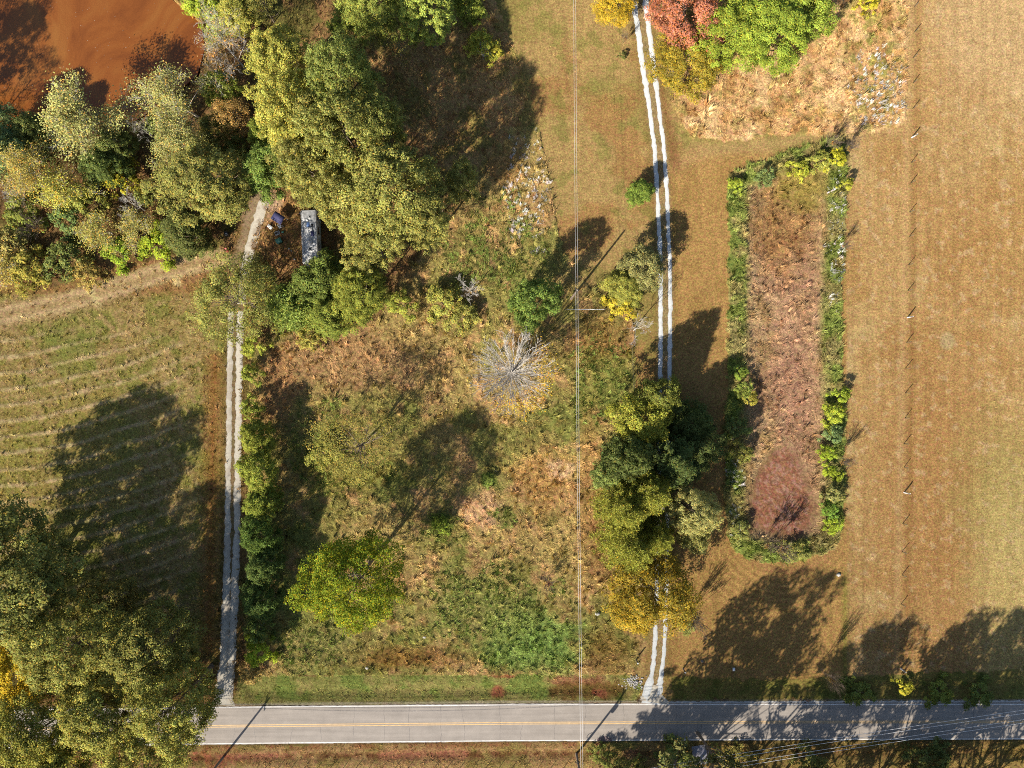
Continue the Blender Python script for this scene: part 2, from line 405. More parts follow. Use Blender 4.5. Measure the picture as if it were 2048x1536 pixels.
# open lawn and mown field
lawn = np.zeros_like(A); lawn[:] = alb(190, 154, 90)
lawn = mix(lawn, alb(164, 142, 74), band(N_big, .46, .6) * .8); lawn = mix(lawn, alb(180, 134, 76), band(N_b2, .52, .66) * .8)
lawn = mix(lawn, alb(148, 138, 66), band(N_m2, .54, .66) * .6)
e_strip = smooth01((PX - 1325) / 30) * smooth01((PY - 285 + (N_mid - .5) * 30) / 30)
lawn = mix(lawn, mix(np.zeros_like(A) + alb(190, 146, 82), alb(174, 134, 72), band(N_mid, .5, .64) * .6), e_strip)
rf = np.zeros_like(A); rf[:] = alb(196, 154, 92)
rf = mix(rf, alb(206, 172, 108), band(N_big, .48, .62) * .8); rf = mix(rf, alb(180, 136, 76), band(N_b2, .5, .62) * .7)
rf = mix(rf, alb(182, 134, 76), np.clip(blob(1880, 1010, 130, 330, .6, .8) + .6 * blob(1905, 330, 75, 260, .6, .8), 0, 1) * .8)
rf = mix(rf, alb(182, 164, 92), blob(2010, 985, 90, 150, .6, .8) * .6); rf = mix(rf, alb(205, 178, 105), blob(2040, 1200, 90, 200, .6, .6) * .7)
rf = mix(rf, alb(216, 180, 122), blob(2030, 60, 160, 160, .6, .6) * .6)
stripe = .5 + .5 * np.sin(PX * 2 * math.pi / 29 + (N_big - .5) * 5) ; stripe2 = .5 + .5 * np.sin(PX * 2 * math.pi / 9.5 + (N_b2 - .5) * 4)
rf = mix(rf, alb(214, 178, 124), band(N_sml, .62, .74) * .5); rf = mix(rf, alb(168, 126, 74), band(N_tiny, .66, .76) * .4)
rf = rf * (1 + .07 * (stripe - .5) + .06 * (stripe2 - .5) + .20 * (fbm(PX, PY * .05, 7, 77, 2) - .5))[..., None]
lawn = mix(lawn, rf, smooth01((PX - 1690 + (N_mid - .5) * 12) / 8))
st = fbm(PX, PY * .12, 9, 79, 2)
lawn = lawn * np.where((PX > 960) & (PX < 1690), 1 + .22 * (st - .5), 1.0)[..., None]
# edge line of the mown field at the fence and mower arcs round the basin
fx = np.interp(PY, [-80, 14, 635, 1337, 1500], [1831, 1828, 1815, 1801, 1799])
lawn = mix(lawn, alb(168, 122, 66), np.exp(-((PX - fx - 9) / 7) ** 2) * .6)
lawn = mix(lawn, alb(205, 165, 105), np.exp(-((PX - fx + 9) / 7) ** 2) * .5)
lawn = mix(lawn, alb(150, 138, 62), np.exp(-((PX - 1690) / 6) ** 2) * smooth01((PY - 1120) / 60) * .7)
dc = np.hypot(PX - 1575, (PY - 1040) * 1.05)
arc = (PY > 1100) & (dc < 210) & (PX < 1690)
lawn = lawn * np.where(arc, 1 + .13 * np.sin(dc * 2 * math.pi / 15), 1.0)[..., None]
lawn = mix(lawn, alb(178, 130, 80), np.exp(-((dc - 108) / 9) ** 2) * (PY > 1080) * .6)
lawn = mix(lawn, alb(200, 160, 100), np.exp(-(dist_line(PX, PY, [(1350, 330), (1420, 300), (1540, 290), (1650, 268), (1790, 262)]) / 14) ** 2) * .55)
lawn = mix(lawn, alb(150, 100, 62), np.exp(-(dist_line(PX, PY, [(1320, 180), (1340, 270), (1352, 330)]) / 12) ** 2) * .7)
lawn = mix(lawn, alb(196, 168, 112), blob(1895, 682, 14, 17, .3, .5) * .8)
lawn = mix(lawn, alb(205, 165, 110), blob(1265, 1290, 26, 60, .4, .6) * .25)
A = np.where(m_lawn[..., None], lawn, A)
# tall straw meadow, north east
ne = np.zeros_like(A); ne[:] = alb(212, 166, 106); ne = mix(ne, alb(186, 140, 82), band(N_m2, .5, .64)); ne = mix(ne, alb(150, 135, 70), band(N_sml, .56, .7) * .7)
ne = mix(ne, alb(150, 142, 66), blob(1740, 120, 55, 130, .6) * band(N_sml, .45, .6) * .7); ne = mix(ne, alb(226, 186, 126), band(N_mid, .56, .68) * .7)
A = np.where(m_ne[..., None], ne, A)
# left hay field
hay = np.zeros_like(A); hay[:] = alb(176, 148, 82); hay = mix(hay, alb(150, 142, 66), band(N_m2, .48, .62) * .8); hay = mix(hay, alb(192, 158, 98), band(N_sml, .52, .66) * .8)
hay = mix(hay, alb(140, 142, 62), band(N_b2, .56, .68) * .6); hay = mix(hay, alb(172, 152, 72), blob(120, 900, 160, 120, .7) * .6)
rowph = (PY + .10 * PX + .00042 * PX ** 2 + (N_b2 - .5) * 12) / 32.5
rw = np.abs((rowph % 1) - .5) * 2
rowm = smooth01((rw - .62) / .3) * smooth01((430 - PX) / 120) * smooth01((PY - 640) / 60)
hay = mix(hay, alb(214, 182, 124), rowm * (.5 + .5 * band(N_sml, .4, .6)) * .9)
dt = dist_line(PX, PY, TRACK); hay = mix(hay, alb(194, 158, 102), np.exp(-(dt / 27) ** 4) * .9); hay = mix(hay, alb(218, 182, 124), np.exp(-((dt - 12) / 6) ** 2) * .8)
hay = mix(hay, alb(168, 114, 66), smooth01((600 - PY - .0 * PX) / 20) * (dt > 22) * .6)
hay = mix(hay, alb(164, 114, 58), np.clip(1 - np.abs(PX - 430 + .02 * (PY - 700)) / 30, 0, 1) * smooth01((PY - 690) / 30) * .9)
for cx, cy, rx, ry in ((182, 585, 9, 6), (190, 598, 7, 6), (197, 610, 7, 5), (356, 553, 10, 5), (356, 566, 9, 8)): hay = mix(hay, alb(230, 200, 130), blob(cx, cy, rx, ry, .3, .5) * .9)
A = np.where(m_hay[..., None], hay, A)
# overgrown meadow in the middle
md = np.zeros_like(A); md[:] = alb(182, 154, 88); md = mix(md, alb(146, 138, 68), band(N_big, .46, .58) * .7); md = mix(md, alb(200, 156, 98), band(N_m2, .52, .66) * .8)
md = mix(md, alb(134, 138, 62), band(N_b2, .54, .64) * .6); md = mix(md, alb(148, 116, 64), band(N_sml, .58, .7) * .5)
md = mix(md, alb(184, 142, 90), blob(680, 720, 150, 62, .5) * .9); md = mix(md, alb(176, 130, 80), blob(560, 790, 30, 90, .5) * .8)
md = mix(md, alb(136, 158, 74), blob(1060, 1285, 95, 62, .4) * .85); md = mix(md, alb(158, 156, 80), blob(960, 1220, 120, 70, .5) * .6)
md = mix(md, alb(150, 104, 52), blob(800, 1315, 120, 22, .5) * .7); md = mix(md, alb(158, 146, 80), blob(650, 1290, 90, 50, .5) * .7)
md = mix(md, alb(196, 146, 82), blob(1090, 960, 60, 60, .6) * .7); md = mix(md, alb(186, 138, 78), blob(1180, 960, 26, 150, .5) * .6)
md = mix(md, alb(226, 178, 122), blob(968, 1020, 42, 44, .3) * band(N_sml, .38, .5)); md = mix(md, alb(228, 184, 128), blob(1120, 940, 36, 22, .3) * band(N_sml, .36, .5))
md = mix(md, alb(104, 124, 46), blob(978, 962, 16, 15, .3, .5) * .9); md = mix(md, alb(104, 120, 46), blob(1010, 1035, 22, 22, .4, .7) * .6); md = mix(md, alb(92, 112, 36), blob(885, 1050, 26, 30, .4) * .7)
md = mix(md, alb(150, 134, 62), blob(690, 940, 85, 45, .5) * .6); md = mix(md, alb(166, 118, 62), blob(1200, 690, 60, 50, .5) * .6)
md = mix(md, alb(144, 142, 66), blob(1200, 760, 50, 60, .5) * .6); md = mix(md, alb(150, 104, 58), blob(1210, 1110, 35, 60, .5) * .6)
md = mix(md, alb(176, 128, 74), blob(1000, 330, 40, 40, .5) * .6); md = mix(md, alb(132, 100, 48), blob(1215, 1300, 45, 50, .5) * .7)
A = np.where(m_mead[..., None], md, A)
# verges
vn = np.zeros_like(A); vn[:] = alb(152, 144, 74); vn = mix(vn, alb(126, 140, 60), band(N_mid, .48, .6) * .7); vn = mix(vn, alb(172, 150, 86), band(N_m2, .52, .66) * .6)
vn = mix(vn, alb(158, 140, 78), smooth01((PY - 1396) / 8) * .6)
vn = mix(vn, alb(172, 118, 78), blob(1160, 1362, 60, 9, .5) * .9); vn = mix(vn, alb(116, 80, 40), blob(1180, 1382, 80, 17, .4) * .8); vn = mix(vn, alb(166, 100, 66), np.clip(blob(995, 1385, 14, 12) + blob(1200, 1388, 14, 8) + blob(1010, 1350, 40, 6), 0, 1) * .9)
A = np.where(m_vn[..., None], vn, A)
vsx = np.zeros_like(A); vsx[:] = alb(190, 150, 92); vsx = mix(vsx, alb(168, 142, 76), band(N_mid, .5, .62) * .8)
dy_s = PY - yb
vsx = mix(vsx, alb(124, 80, 48), np.exp(-((dy_s - 27) / 9) ** 2) * band(N_m2 + .1, .4, .6) * .9)
vsx = mix(vsx, alb(178, 118, 82), np.exp(-((dy_s - 25) / 10) ** 2) * band(N_b2, .46, .58) * .8); vsx = mix(vsx, alb(174, 112, 70), np.exp(-((dy_s - 6) / 6) ** 2) * band(N_m2, .5, .6) * .7)
vsx = mix(vsx, alb(182, 112, 74), blob(420, 1515, 60, 24, .5) * band(N_sml, .45, .6) * .8)
vsx = mix(vsx, alb(140, 116, 58), smooth01((PX - 1250) / 100) * .7); vsx = mix(vsx, alb(150, 140, 66), blob(1245, 1490, 35, 14, .4) * .7)
A = np.where(m_vs[..., None], vsx, A)
ve = np.zeros_like(A); ve[:] = alb(140, 128, 60); ve = mix(ve, alb(110, 118, 48), band(N_m2, .46, .6))
A = np.where((m_ve & m_lawn)[..., None], mix(A, ve, .75 * np.ones(PX.shape)), A)
# dry basin
ba = np.zeros_like(A); ba[:] = alb(180, 146, 98); ba = mix(ba, alb(156, 122, 76), band(N_mid, .46, .6) * .8); ba = mix(ba, alb(196, 160, 112), band(N_m2, .54, .66) * .6); ba = mix(ba, alb(164, 124, 88), smooth01((80 - np.abs(PX - 1575)) / 40) * band(N_b2, .44, .58) * .7)
ba = mix(ba, alb(188, 138, 104), blob(1590, 720, 50, 160, .6) * .5); ba = mix(ba, alb(164, 118, 64), blob(1570, 440, 60, 90, .6) * .7); ba = mix(ba, alb(140, 126, 50), blob(1620, 370, 60, 40, .5) * .7)
rim = dist_line(PX, PY, BASIN + BASIN[:1])
ba = mix(ba, alb(132, 138, 62), smooth01((50 - rim) / 22) * (.5 + .5 * band(N_m2, .4, .58)))
bedm = inpoly(wxp, wyp, BED) * smooth01(dist_line(PX, PY, BED + BED[:1]) / 22)
ba = mix(ba, alb(172, 116, 80), bedm); ba = mix(ba, alb(196, 150, 122), bedm * band(N_tiny, .52, .62) * .6); ba = mix(ba, alb(132, 92, 62), bedm * band(np.roll(N_tiny, 200, 0), .55, .65) * .6)
A = np.where(m_basin[..., None], ba, A)
# bare earth under the camper and beside tracks
A = mix(A, alb(186, 136, 82), blob(575, 460, 60, 75, .5) * .85); A = mix(A, alb(150, 116, 62), blob(575, 470, 55, 70, .5) * band(N_sml, .5, .6) * .8)
A = mix(A, alb(214, 180, 140), blob(520, 410, 34, 30, .5) * .7); A = mix(A, alb(212, 178, 138), np.exp(-(dist_line(PX, PY, [(505, 430), (488, 500), (480, 560)]) / 20) ** 2) * band(N_sml, .36, .5) * .8)
for line, w0 in ((DRIVE_E, 13), (DRIVE_W, 12)):
    d = dist_line(PX, PY, line)
    A = mix(A, alb(150, 118, 62), (d < 32) * smooth01((32 - d) / 14) * .45 * (~m_road))
    A = mix(A, alb(186, 160, 118), smooth01((19 - np.abs(d)) / 6) * .35)
A = mix(A, alb(206, 188, 160), smooth01((3.5 - np.abs(PY - yt + 3)) / 3) * .5); A = mix(A, alb(96, 82, 48), smooth01((3 - np.abs(PY - yb - 2)) / 3) * .5)
sh = (dist_line(PX, PY, [(402, 50), (384, 30), (345, 0), (322, -60), (290, -260)]))
A = mix(A, alb(205, 160, 90), smooth01((9 - sh) / 5) * .7); A = mix(A, alb(150, 160, 60), smooth01((60 - sh) / 20) * (sh > 8) * (~m_pond) * .6)
A = mix(A, alb(120, 62, 26), m_pond * 1.0)
ff = far[..., None]
farc = mix(np.zeros_like(A) + alb(150, 125, 66), alb(70, 76, 34), band(fbm(PX, PY, 1400, 91), .48, .55))
A = np.where(ff, farc, A)

# ---- relief
tall = np.zeros(PX.shape)
tall = np.where(m_mead, .42, tall); tall = np.where(m_ne, .36, tall); tall = np.where(m_basin, .40, tall); tall = np.where(m_hay, .13, tall)
tall = np.where(m_lawn & ~m_ne & ~m_basin, .025, tall); tall = np.where(~(m_lawn | m_hay | m_mead | m_ne | m_basin | m_vn | m_vs), .22, tall)
tall = np.where(m_vn, .14, tall); tall = np.where(m_vs, .16, tall)
tall = np.where(inpoly(PX, PY, BED), .07, tall)
dE, dW_ = dist_line(PX, PY, DRIVE_E), dist_line(PX, PY, DRIVE_W)
flat = smooth01((np.minimum(dE, dW_) - 17) / 12) * smooth01((np.maximum(yt - PY, PY - yb) - 4) / 14)
tall = tall * flat
A = A * (1 + .2 * smooth01((tall - .08) / .1) * ~m_road)[..., None]
Z = tall * (.2 + .75 * smooth01((N_sml - .30) / .4) * (.4 + 1.2 * N_tiny)) * .8 + tall * .5 * (N_mid - .4)
Z = Z + np.where(m_hay, rowm * .13, 0)
inb = m_basin * smooth01((rim - 14) / 60); Z = Z - inb * .9
Z = Z - .45 * np.exp(-((PY - yt + 26) / 13) ** 2) * smooth01((dE - 36) / 20) * smooth01((dW_ - 36) / 20) * (PX > 480) - .35 * np.exp(-((dy_s - 27) / 12) ** 2)
dpond = dist_line(PX, PY, POND + POND[:1])
Z = np.where(m_pond, -1.3, Z - .55 * smooth01((60 - dpond) / 60))
Z = np.where(m_road, -.06, Z); Z = np.where(far, -.5, Z)

def zat(px, py):
    i = np.clip(np.searchsorted(GY, py), 1, len(GY) - 1); j = np.clip(np.searchsorted(GX, px), 1, len(GX) - 1)
    ty = np.clip((py - GY[i - 1]) / (GY[i] - GY[i - 1]), 0, 1); tx = np.clip((px - GX[j - 1]) / (GX[j] - GX[j - 1]), 0, 1)
    return (Z[i - 1, j - 1] * (1 - tx) + Z[i - 1, j] * tx) * (1 - ty) + (Z[i, j - 1] * (1 - tx) + Z[i, j] * tx) * ty
def cell(px, py):
    return np.clip(np.searchsorted(GY, py), 0, len(GY) - 1), np.clip(np.searchsorted(GX, px), 0, len(GX) - 1)
def pix(x, y): return x * PPM + 1024.0, 768.0 - y * PPM

nr, nc = PX.shape
VV = np.stack([wx, wy, Z], -1).reshape(-1, 3); AA = A.reshape(-1, 3)
ii, jj = np.meshgrid(np.arange(nr - 1), np.arange(nc - 1), indexing='ij')
Q = np.stack([ii * nc + jj, (ii + 1) * nc + jj, (ii + 1) * nc + jj + 1, ii * nc + jj + 1], -1).reshape(-1, 4)
reg = np.zeros(PX.shape, int)
reg[m_lawn] = 1; reg[m_lawn & (PX > 1690)] = 2; reg[m_ne] = 3; reg[m_hay] = 4; reg[m_mead] = 5; reg[m_vn] = 6; reg[m_vs] = 7; reg[m_basin] = 8; reg[m_pond] = 0; reg[far] = 0
rq = reg[:-1, :-1].reshape(-1)
for k, nm in enumerate(('ground', 'lawn', 'mown_field', 'straw_meadow', 'hay_field', 'meadow', 'grass_verge', 'road_bank', 'dry_basin')):
    q = Q[rq == k]; used = np.unique(q); remap = np.zeros(len(VV), np.int32); remap[used] = np.arange(len(used))
    o = obj(nm, mesh_np(nm, VV[used], remap[q], M['ground'], AA[used], smooth=True)); tag(o, kind='structure')

# ------------------------------------------------------------------ pond water
poly = [W(x, y, -.62) for x, y in POND]
me = bpy.data.meshes.new('pond_water'); me.from_pydata(poly, [], [list(range(len(poly)))]); me.materials.append(M['water'])
tag(obj('pond_water', me), kind='structure')

# ------------------------------------------------------------------ road and its paint
def strip(name, top, bot, z, mat, parent=None, xs=None, kind=None, jag=0):
    xs = np.arange(-1500, 3500, 16.0) if xs is None else xs
    t, b = yi(top, xs), yi(bot, xs)
    rs = np.random.RandomState(5)
    if jag: t = t + rs.randn(len(xs)) * jag; b = b + rs.randn(len(xs)) * jag
    V = np.zeros((2 * len(xs), 3)); V[0::2, 0] = V[1::2, 0] = (xs - 1024) / PPM
    V[0::2, 1] = (768 - t) / PPM; V[1::2, 1] = (768 - b) / PPM; V[:, 2] = z
    i = np.arange(len(xs) - 1) * 2
    o = obj(name, mesh_np(name, V, np.stack([i, i + 1, i + 3, i + 2], -1), mat), parent)
    if kind: tag(o, kind=kind)
    return o
road = strip('road', ROAD_T, ROAD_B, .02, M['asphalt'], kind='structure', xs=np.arange(-1500, 3500, 5.0), jag=.35)
def off(line, d): return [(x, y + d) for x, y in line]
LT = [(-1500, 1430), (-100, 1421), (377, 1416), (512, 1414), (1024, 1409.6), (1536, 1408.7), (2048, 1408.5), (3500, 1407)]
LB = [(-1500, 1511), (-100, 1497.5), (327, 1488.6), (512, 1486.2), (1024, 1481), (1536, 1479), (2048, 1477.5), (3500, 1474)]
LM = [(-1500, 1471), (-100, 1459.5), (377, 1453), (512, 1451.5), (1024, 1446.3), (1536, 1444), (2048, 1443.7), (3500, 1442)]
strip('edge_line', off(LT, -.85), off(LT, .85), .026, M['white_paint'], road)
strip('edge_line', off(LB, -.85), off(LB, .85), .026, M['white_paint'], road)
strip('centre_line', off(LM, -2.6), off(LM, -.9), .026, M['yellow_paint'], road)
strip('centre_line', off(LM, .9), off(LM, 2.6), .026, M['yellow_paint'], road)
rs = np.random.RandomState(3)
for x in np.arange(395, 2060, 60):
    x = x + rs.uniform(-18, 18); n = 14; ys = np.linspace(yi(LT, x) + 2, yi(LB, x) - 2, n) if rs.rand() < .7 else np.linspace(yi(LM, x) + 4, yi(LB, x) - 1, n)
    xx = x + np.cumsum(rs.randn(n) * .7); wd = rs.uniform(.14, .28, n)
    V = np.zeros((2 * n, 3)); V[0::2, 0] = (xx - wd - 1024) / PPM; V[1::2, 0] = (xx + wd - 1024) / PPM; V[0::2, 1] = V[1::2, 1] = (768 - ys) / PPM; V[:, 2] = .0235
    i = np.arange(n - 1) * 2
    obj('crack', mesh_np('crack', V, np.stack([i, i + 1, i + 3, i + 2], -1), M['tar']), road)
mb = MB(); c = W(1209, 1482.5)
pts = [(c[0] + 15.8 / PPM * math.cos(t), c[1] + (9.6 + .9 * math.sin(5 * t)) / PPM * math.sin(t) ** .8 if math.sin(t) > 0 else c[1], .0295) for t in np.linspace(0.0, math.pi, 22)]
mb.add(pts, [list(range(len(pts)))]); mb.build('asphalt_patch', M['patch'], road)

# ------------------------------------------------------------------ gravel drives: two ruts each, ragged edges
def resample(line, step):
    P = np.array(line, float); d = np.r_[0, np.cumsum(np.hypot(*np.diff(P, axis=0).T))]
    s = np.arange(0, d[-1], step)
    out = np.stack([np.interp(s, d, P[:, 0]), np.interp(s, d, P[:, 1])], 1)
    k = np.ones(9) / 9
    for c_ in range(2):
        pad = np.r_[np.full(4, out[0, c_]), out[:, c_], np.full(4, out[-1, c_])]; out[:, c_] = np.convolve(pad, k, 'valid')
    return out
def ribbon(name, line, offset, halfw, colr, parent=None, seed=1, fade=0.0, z=.05, kind=None):
    P = resample(line, 2.2); T = np.gradient(P, axis=0); T /= np.linalg.norm(T, axis=1, keepdims=True); Nn = np.stack([-T[:, 1], T[:, 0]], 1)
    s = np.arange(len(P)) * 2.2; rs = np.random.RandomState(seed)
    offv = offset(P) if callable(offset) else np.full(len(P), offset); hw = halfw(P) if callable(halfw) else np.full(len(P), halfw)
    eL = (fbm(s, s * 0 + seed * 37.0, 9, seed * 3, 3) - .5) * 7 * np.minimum(1, hw / 6); eR = (fbm(s, s * 0 + seed * 91.0, 9, seed * 5, 3) - .5) * 7 * np.minimum(1, hw / 6)
    cols = 5; V = []; C = []
    for k in range(cols):
        u = k / (cols - 1) * 2 - 1
        o_ = offv + u * hw + (eL if u < 0 else eR) * abs(u)
        q = P + Nn * o_[:, None]
        V.append(np.stack([(q[:, 0] - 1024) / PPM, (768 - q[:, 1]) / PPM, np.full(len(P), z + (.012 if k == 2 else 0) - (.045 if k in (0, cols - 1) else 0))], 1))
        n = fbm(q[:, 0], q[:, 1], 14, 200 + seed, 3)[:, None]
        cc = colr * (1 - .16 * abs(u) ** 3) * (.92 + .2 * n)
        if fade: cc = cc * (1 - smooth01((n - .5) / .1) * fade) + alb(150, 106, 60) * smooth01((n - .5) / .1) * fade
        C.append(cc)
    V = np.stack(V, 1).reshape(-1, 3); C = np.clip(np.stack(C, 1).reshape(-1, 3), 0, .85)
    i = (np.arange(len(P) - 1) * cols)[:, None] + np.arange(cols - 1)[None]
    i = i.reshape(-1)
    o = obj(name, mesh_np(name, V, np.stack([i, i + 1, i + cols + 1, i + cols], -1), M['gravel'], C, smooth=True), parent)
    if kind: tag(o, kind=kind)
    return o
white = np.array(alb(252, 247, 226)) * 1.06
cream = np.array(alb(252, 236, 200)) * 1.08
drvE = tag(bpy.data.objects.new('gravel_drive', None), kind='structure'); link(drvE)
fl = lambda P: smooth01((P[:, 1] - 1330) / 75)
ribbon('wheel_rut', DRIVE_E, lambda P: -(9.4 - 3.0 * smooth01((P[:, 1] - 1340) / 60)) - 2 * smooth01((260 - P[:, 1]) / 200), lambda P: 3.9 + 5.2 * fl(P) + 1.4 * smooth01((300 - P[:, 1]) / 250), white, drvE, 1)
ribbon('wheel_rut', DRIVE_E, lambda P: 9.4 + 2 * smooth01((260 - P[:, 1]) / 200) + 4 * fl(P), lambda P: 4.1 + 6.5 * fl(P) + 1.4 * smooth01((300 - P[:, 1]) / 250), white, drvE, 2)
ribbon('gravel_apron', [(1313, 1368), (1310, 1385), (1306, 1408)], 0, lambda P: 10 + 26 * smooth01((P[:, 1] - 1374) / 30) ** 2, cream, drvE, 3, .25, .056)
drvW = tag(bpy.data.objects.new('gravel_drive', None), kind='structure'); link(drvW)
low = lambda P: smooth01((P[:, 1] - 1040) / 200)
ribbon('wheel_rut', [p for p in DRIVE_W if p[1] > 600], lambda P: -9.5 + 1.5 * low(P), lambda P: 6.4 + 1.8 * low(P), cream * 1.04, drvW, 4, .12)
ribbon('wheel_rut', [p for p in DRIVE_W if p[1] > 600], lambda P: 9.5 - 1.0 * low(P), lambda P: 5.6 + 2.8 * low(P), cream * 1.0, drvW, 5, .25)
ribbon('gravel_apron', [(453, 1340), (449, 1375), (446, 1413)], 0, lambda P: 17 + 8 * smooth01((P[:, 1] - 1390) / 22), cream, drvW, 6, .1, .056)
ribbon('gravel_turnaround', [(524, 392), (512, 425), (500, 465), (489, 505), (480, 555), (474, 610)], lambda P: -7 + 0 * P[:, 1], lambda P: 8 + 0 * P[:, 0], cream, drvW, 7, .35)
ribbon('gravel_turnaround', [(536, 400), (524, 440), (512, 480), (500, 520), (488, 570), (480, 612)], lambda P: 1 + 0 * P[:, 1], lambda P: 7 + 0 * P[:, 0], cream * .95, drvW, 8, .75, .046)
ribbon('cross_drive', [(1398, 1488), (1402, 1510), (1408, 1560), (1412, 1640)], 0, 17, np.array(alb(190, 184, 180)), None, 9, .2, kind='structure')
strip('road_shoulder', off(ROAD_T, -3.2), off(ROAD_T, .5), .012, M['concrete'], kind='structure', xs=np.arange(1330, 2200, 4.0), jag=.8)

# ------------------------------------------------------------------ foliage builders (unit meshes shared between copies)
def rand_dirs(rs, n):
    v = rs.randn(n, 3); return v / np.linalg.norm(v, axis=1, keepdims=True)

def leaf_quads(C, Nrm, size, rs, aspect=.62):
    n = len(C)
    ref = rand_dirs(rs, n); u = np.cross(Nrm, ref); u /= np.linalg.norm(u, axis=1, keepdims=True) + 1e-9; v = np.cross(Nrm, u)
    a = size[:, None]; b = a * aspect
    bend = Nrm * (a * rs.uniform(-.18, .18, (n, 1)))
    V = np.stack([C - u * a * .5, C - v * b * .5 + bend, C + u * a * .5, C + v * b * .5 + bend], 1).reshape(-1, 3)
    F = np.arange(n * 4).reshape(-1, 4)
    return V, F

def leaf_cols(lobe_v, n_rs, n, accent=.06, acc=(1.9, 1.15, .8)):
    v = np.clip(.62 + .5 * n_rs.rand(n) + lobe_v, .35, 1.7)
    c = np.stack([v, v, v], 1)
    wv = n_rs.rand(n); c[:, 0] *= .86 + .30 * wv; c[:, 2] *= .8 + .5 * n_rs.rand(n)
    m = n_rs.rand(n) < accent; c[m] *= np.array(acc)
    return np.repeat(c, 4, 0)

def envelope(kind, t):
    """crown radius as a fraction of the widest, t = 0 bottom .. 1 top"""
    if kind == 'round': return np.sqrt(np.clip(1 - (2 * t - .9) ** 2 / 1.25, .03, 1))
    if kind == 'oval': return np.clip(np.sin(math.pi * (.12 + .85 * t)) ** .7, .08, 1)
    if kind == 'cone': return np.clip(1.05 * (1 - t) ** .75 * (.55 + .45 * smooth01(t / .15)), .06, 1)
    if kind == 'dome': return np.sqrt(np.clip(1 - (t * .97) ** 2, .05, 1))
    if kind == 'vase': return np.clip(.35 + .9 * t - .55 * t ** 4, .1, 1)
    return np.ones_like(t)

def make_crown(seed, R, H, z0, kind, nl, per, ls, lobe=.24, gap=0.0, accent=.04, acc=(1.5, 1.05, .8), flat=.75):
    rs = np.random.RandomState(seed)
    ph = rs.uniform(0, 6.3, 4)
    t = np.clip(rs.beta(1.35, 1.0, nl), .02, .985); th = rs.uniform(0, 2 * math.pi, nl)
    wob = 1 + .13 * np.sin(2 * th + ph[0]) + .10 * np.sin(3 * th + ph[1]) + .08 * np.sin(5 * th + ph[2])
    rad = R * envelope(kind, t) * wob * np.sqrt(rs.uniform(.22, 1.0, nl))
    LC = np.stack([rad * np.cos(th), rad * np.sin(th), z0 + (H - z0) * t + rs.randn(nl) * .02 * H], 1)
    if gap:
        keep = fbm(LC[:, 0] + seed * 13, LC[:, 1] + LC[:, 2] * .5, R * .24, seed, 2) > gap; LC = LC[keep]; nl = len(LC)
    lr = R * lobe * rs.uniform(.6, 1.25, nl)
    lv = rs.randn(nl) * .22
    n = nl * per; li = np.repeat(np.arange(nl), per)
    d = rand_dirs(rs, n); d[:, 2] = np.where(d[:, 2] < -.35, -d[:, 2], d[:, 2])
    r = lr[li] * (rs.uniform(.25, 1.0, n) ** .45)
    bump = 1 + .35 * np.sin(4 * d[:, 0] + li) * np.sin(4 * d[:, 1] + 2 * li)
    P = LC[li] + d * (r * bump)[:, None] * np.array([1, 1, flat])
    nr_ = d * .9 + rand_dirs(rs, n) * .6 + np.array([-.15, -.2, .6]); nr_ /= np.linalg.norm(nr_, axis=1, keepdims=True)
    V, F = leaf_quads(P, nr_, ls * rs.uniform(.6, 1.45, n), rs)
    return V, F, leaf_cols(lv[li], rs, n, accent, acc), LC

def make_trunk(seed, H, z0, r0, LC, nlimb=9, top=.8):
    rs = np.random.RandomState(seed + 99); S = []
    k = 7; zs = np.linspace(-.35, H * top, k); xo = np.cumsum(rs.randn(k) * .012 * H); yo = np.cumsum(rs.randn(k) * .012 * H)
    xo -= xo[0]; yo -= yo[0]; rr = r0 * (1 - np.linspace(0, 1, k) * .82); rr[0] *= 1.35
    for i in range(k - 1): S.append((xo[i], yo[i], zs[i], xo[i + 1], yo[i + 1], zs[i + 1], rr[i], rr[i + 1]))
    if len(LC):
        for q in LC[rs.choice(len(LC), min(nlimb, len(LC)), False)]:
            zb = np.clip(q[2] - rs.uniform(.12, .3) * H - .15 * math.hypot(q[0], q[1]), .18 * H, H * top * .95)
            bx, by = np.interp(zb, zs, xo), np.interp(zb, zs, yo); rb = np.interp(zb, zs, rr) * .55
            p0 = np.array([bx, by, zb]); p2 = q; p1 = (p0 + p2) / 2 + np.array([0, 0, -.03 * H]) + rs.randn(3) * .02 * H
            S.append((*p0, *p1, rb, rb * .6)); S.append((*p1, *p2, rb * .6, rb * .15))
    V, F = tubes(S, 6); return V, F

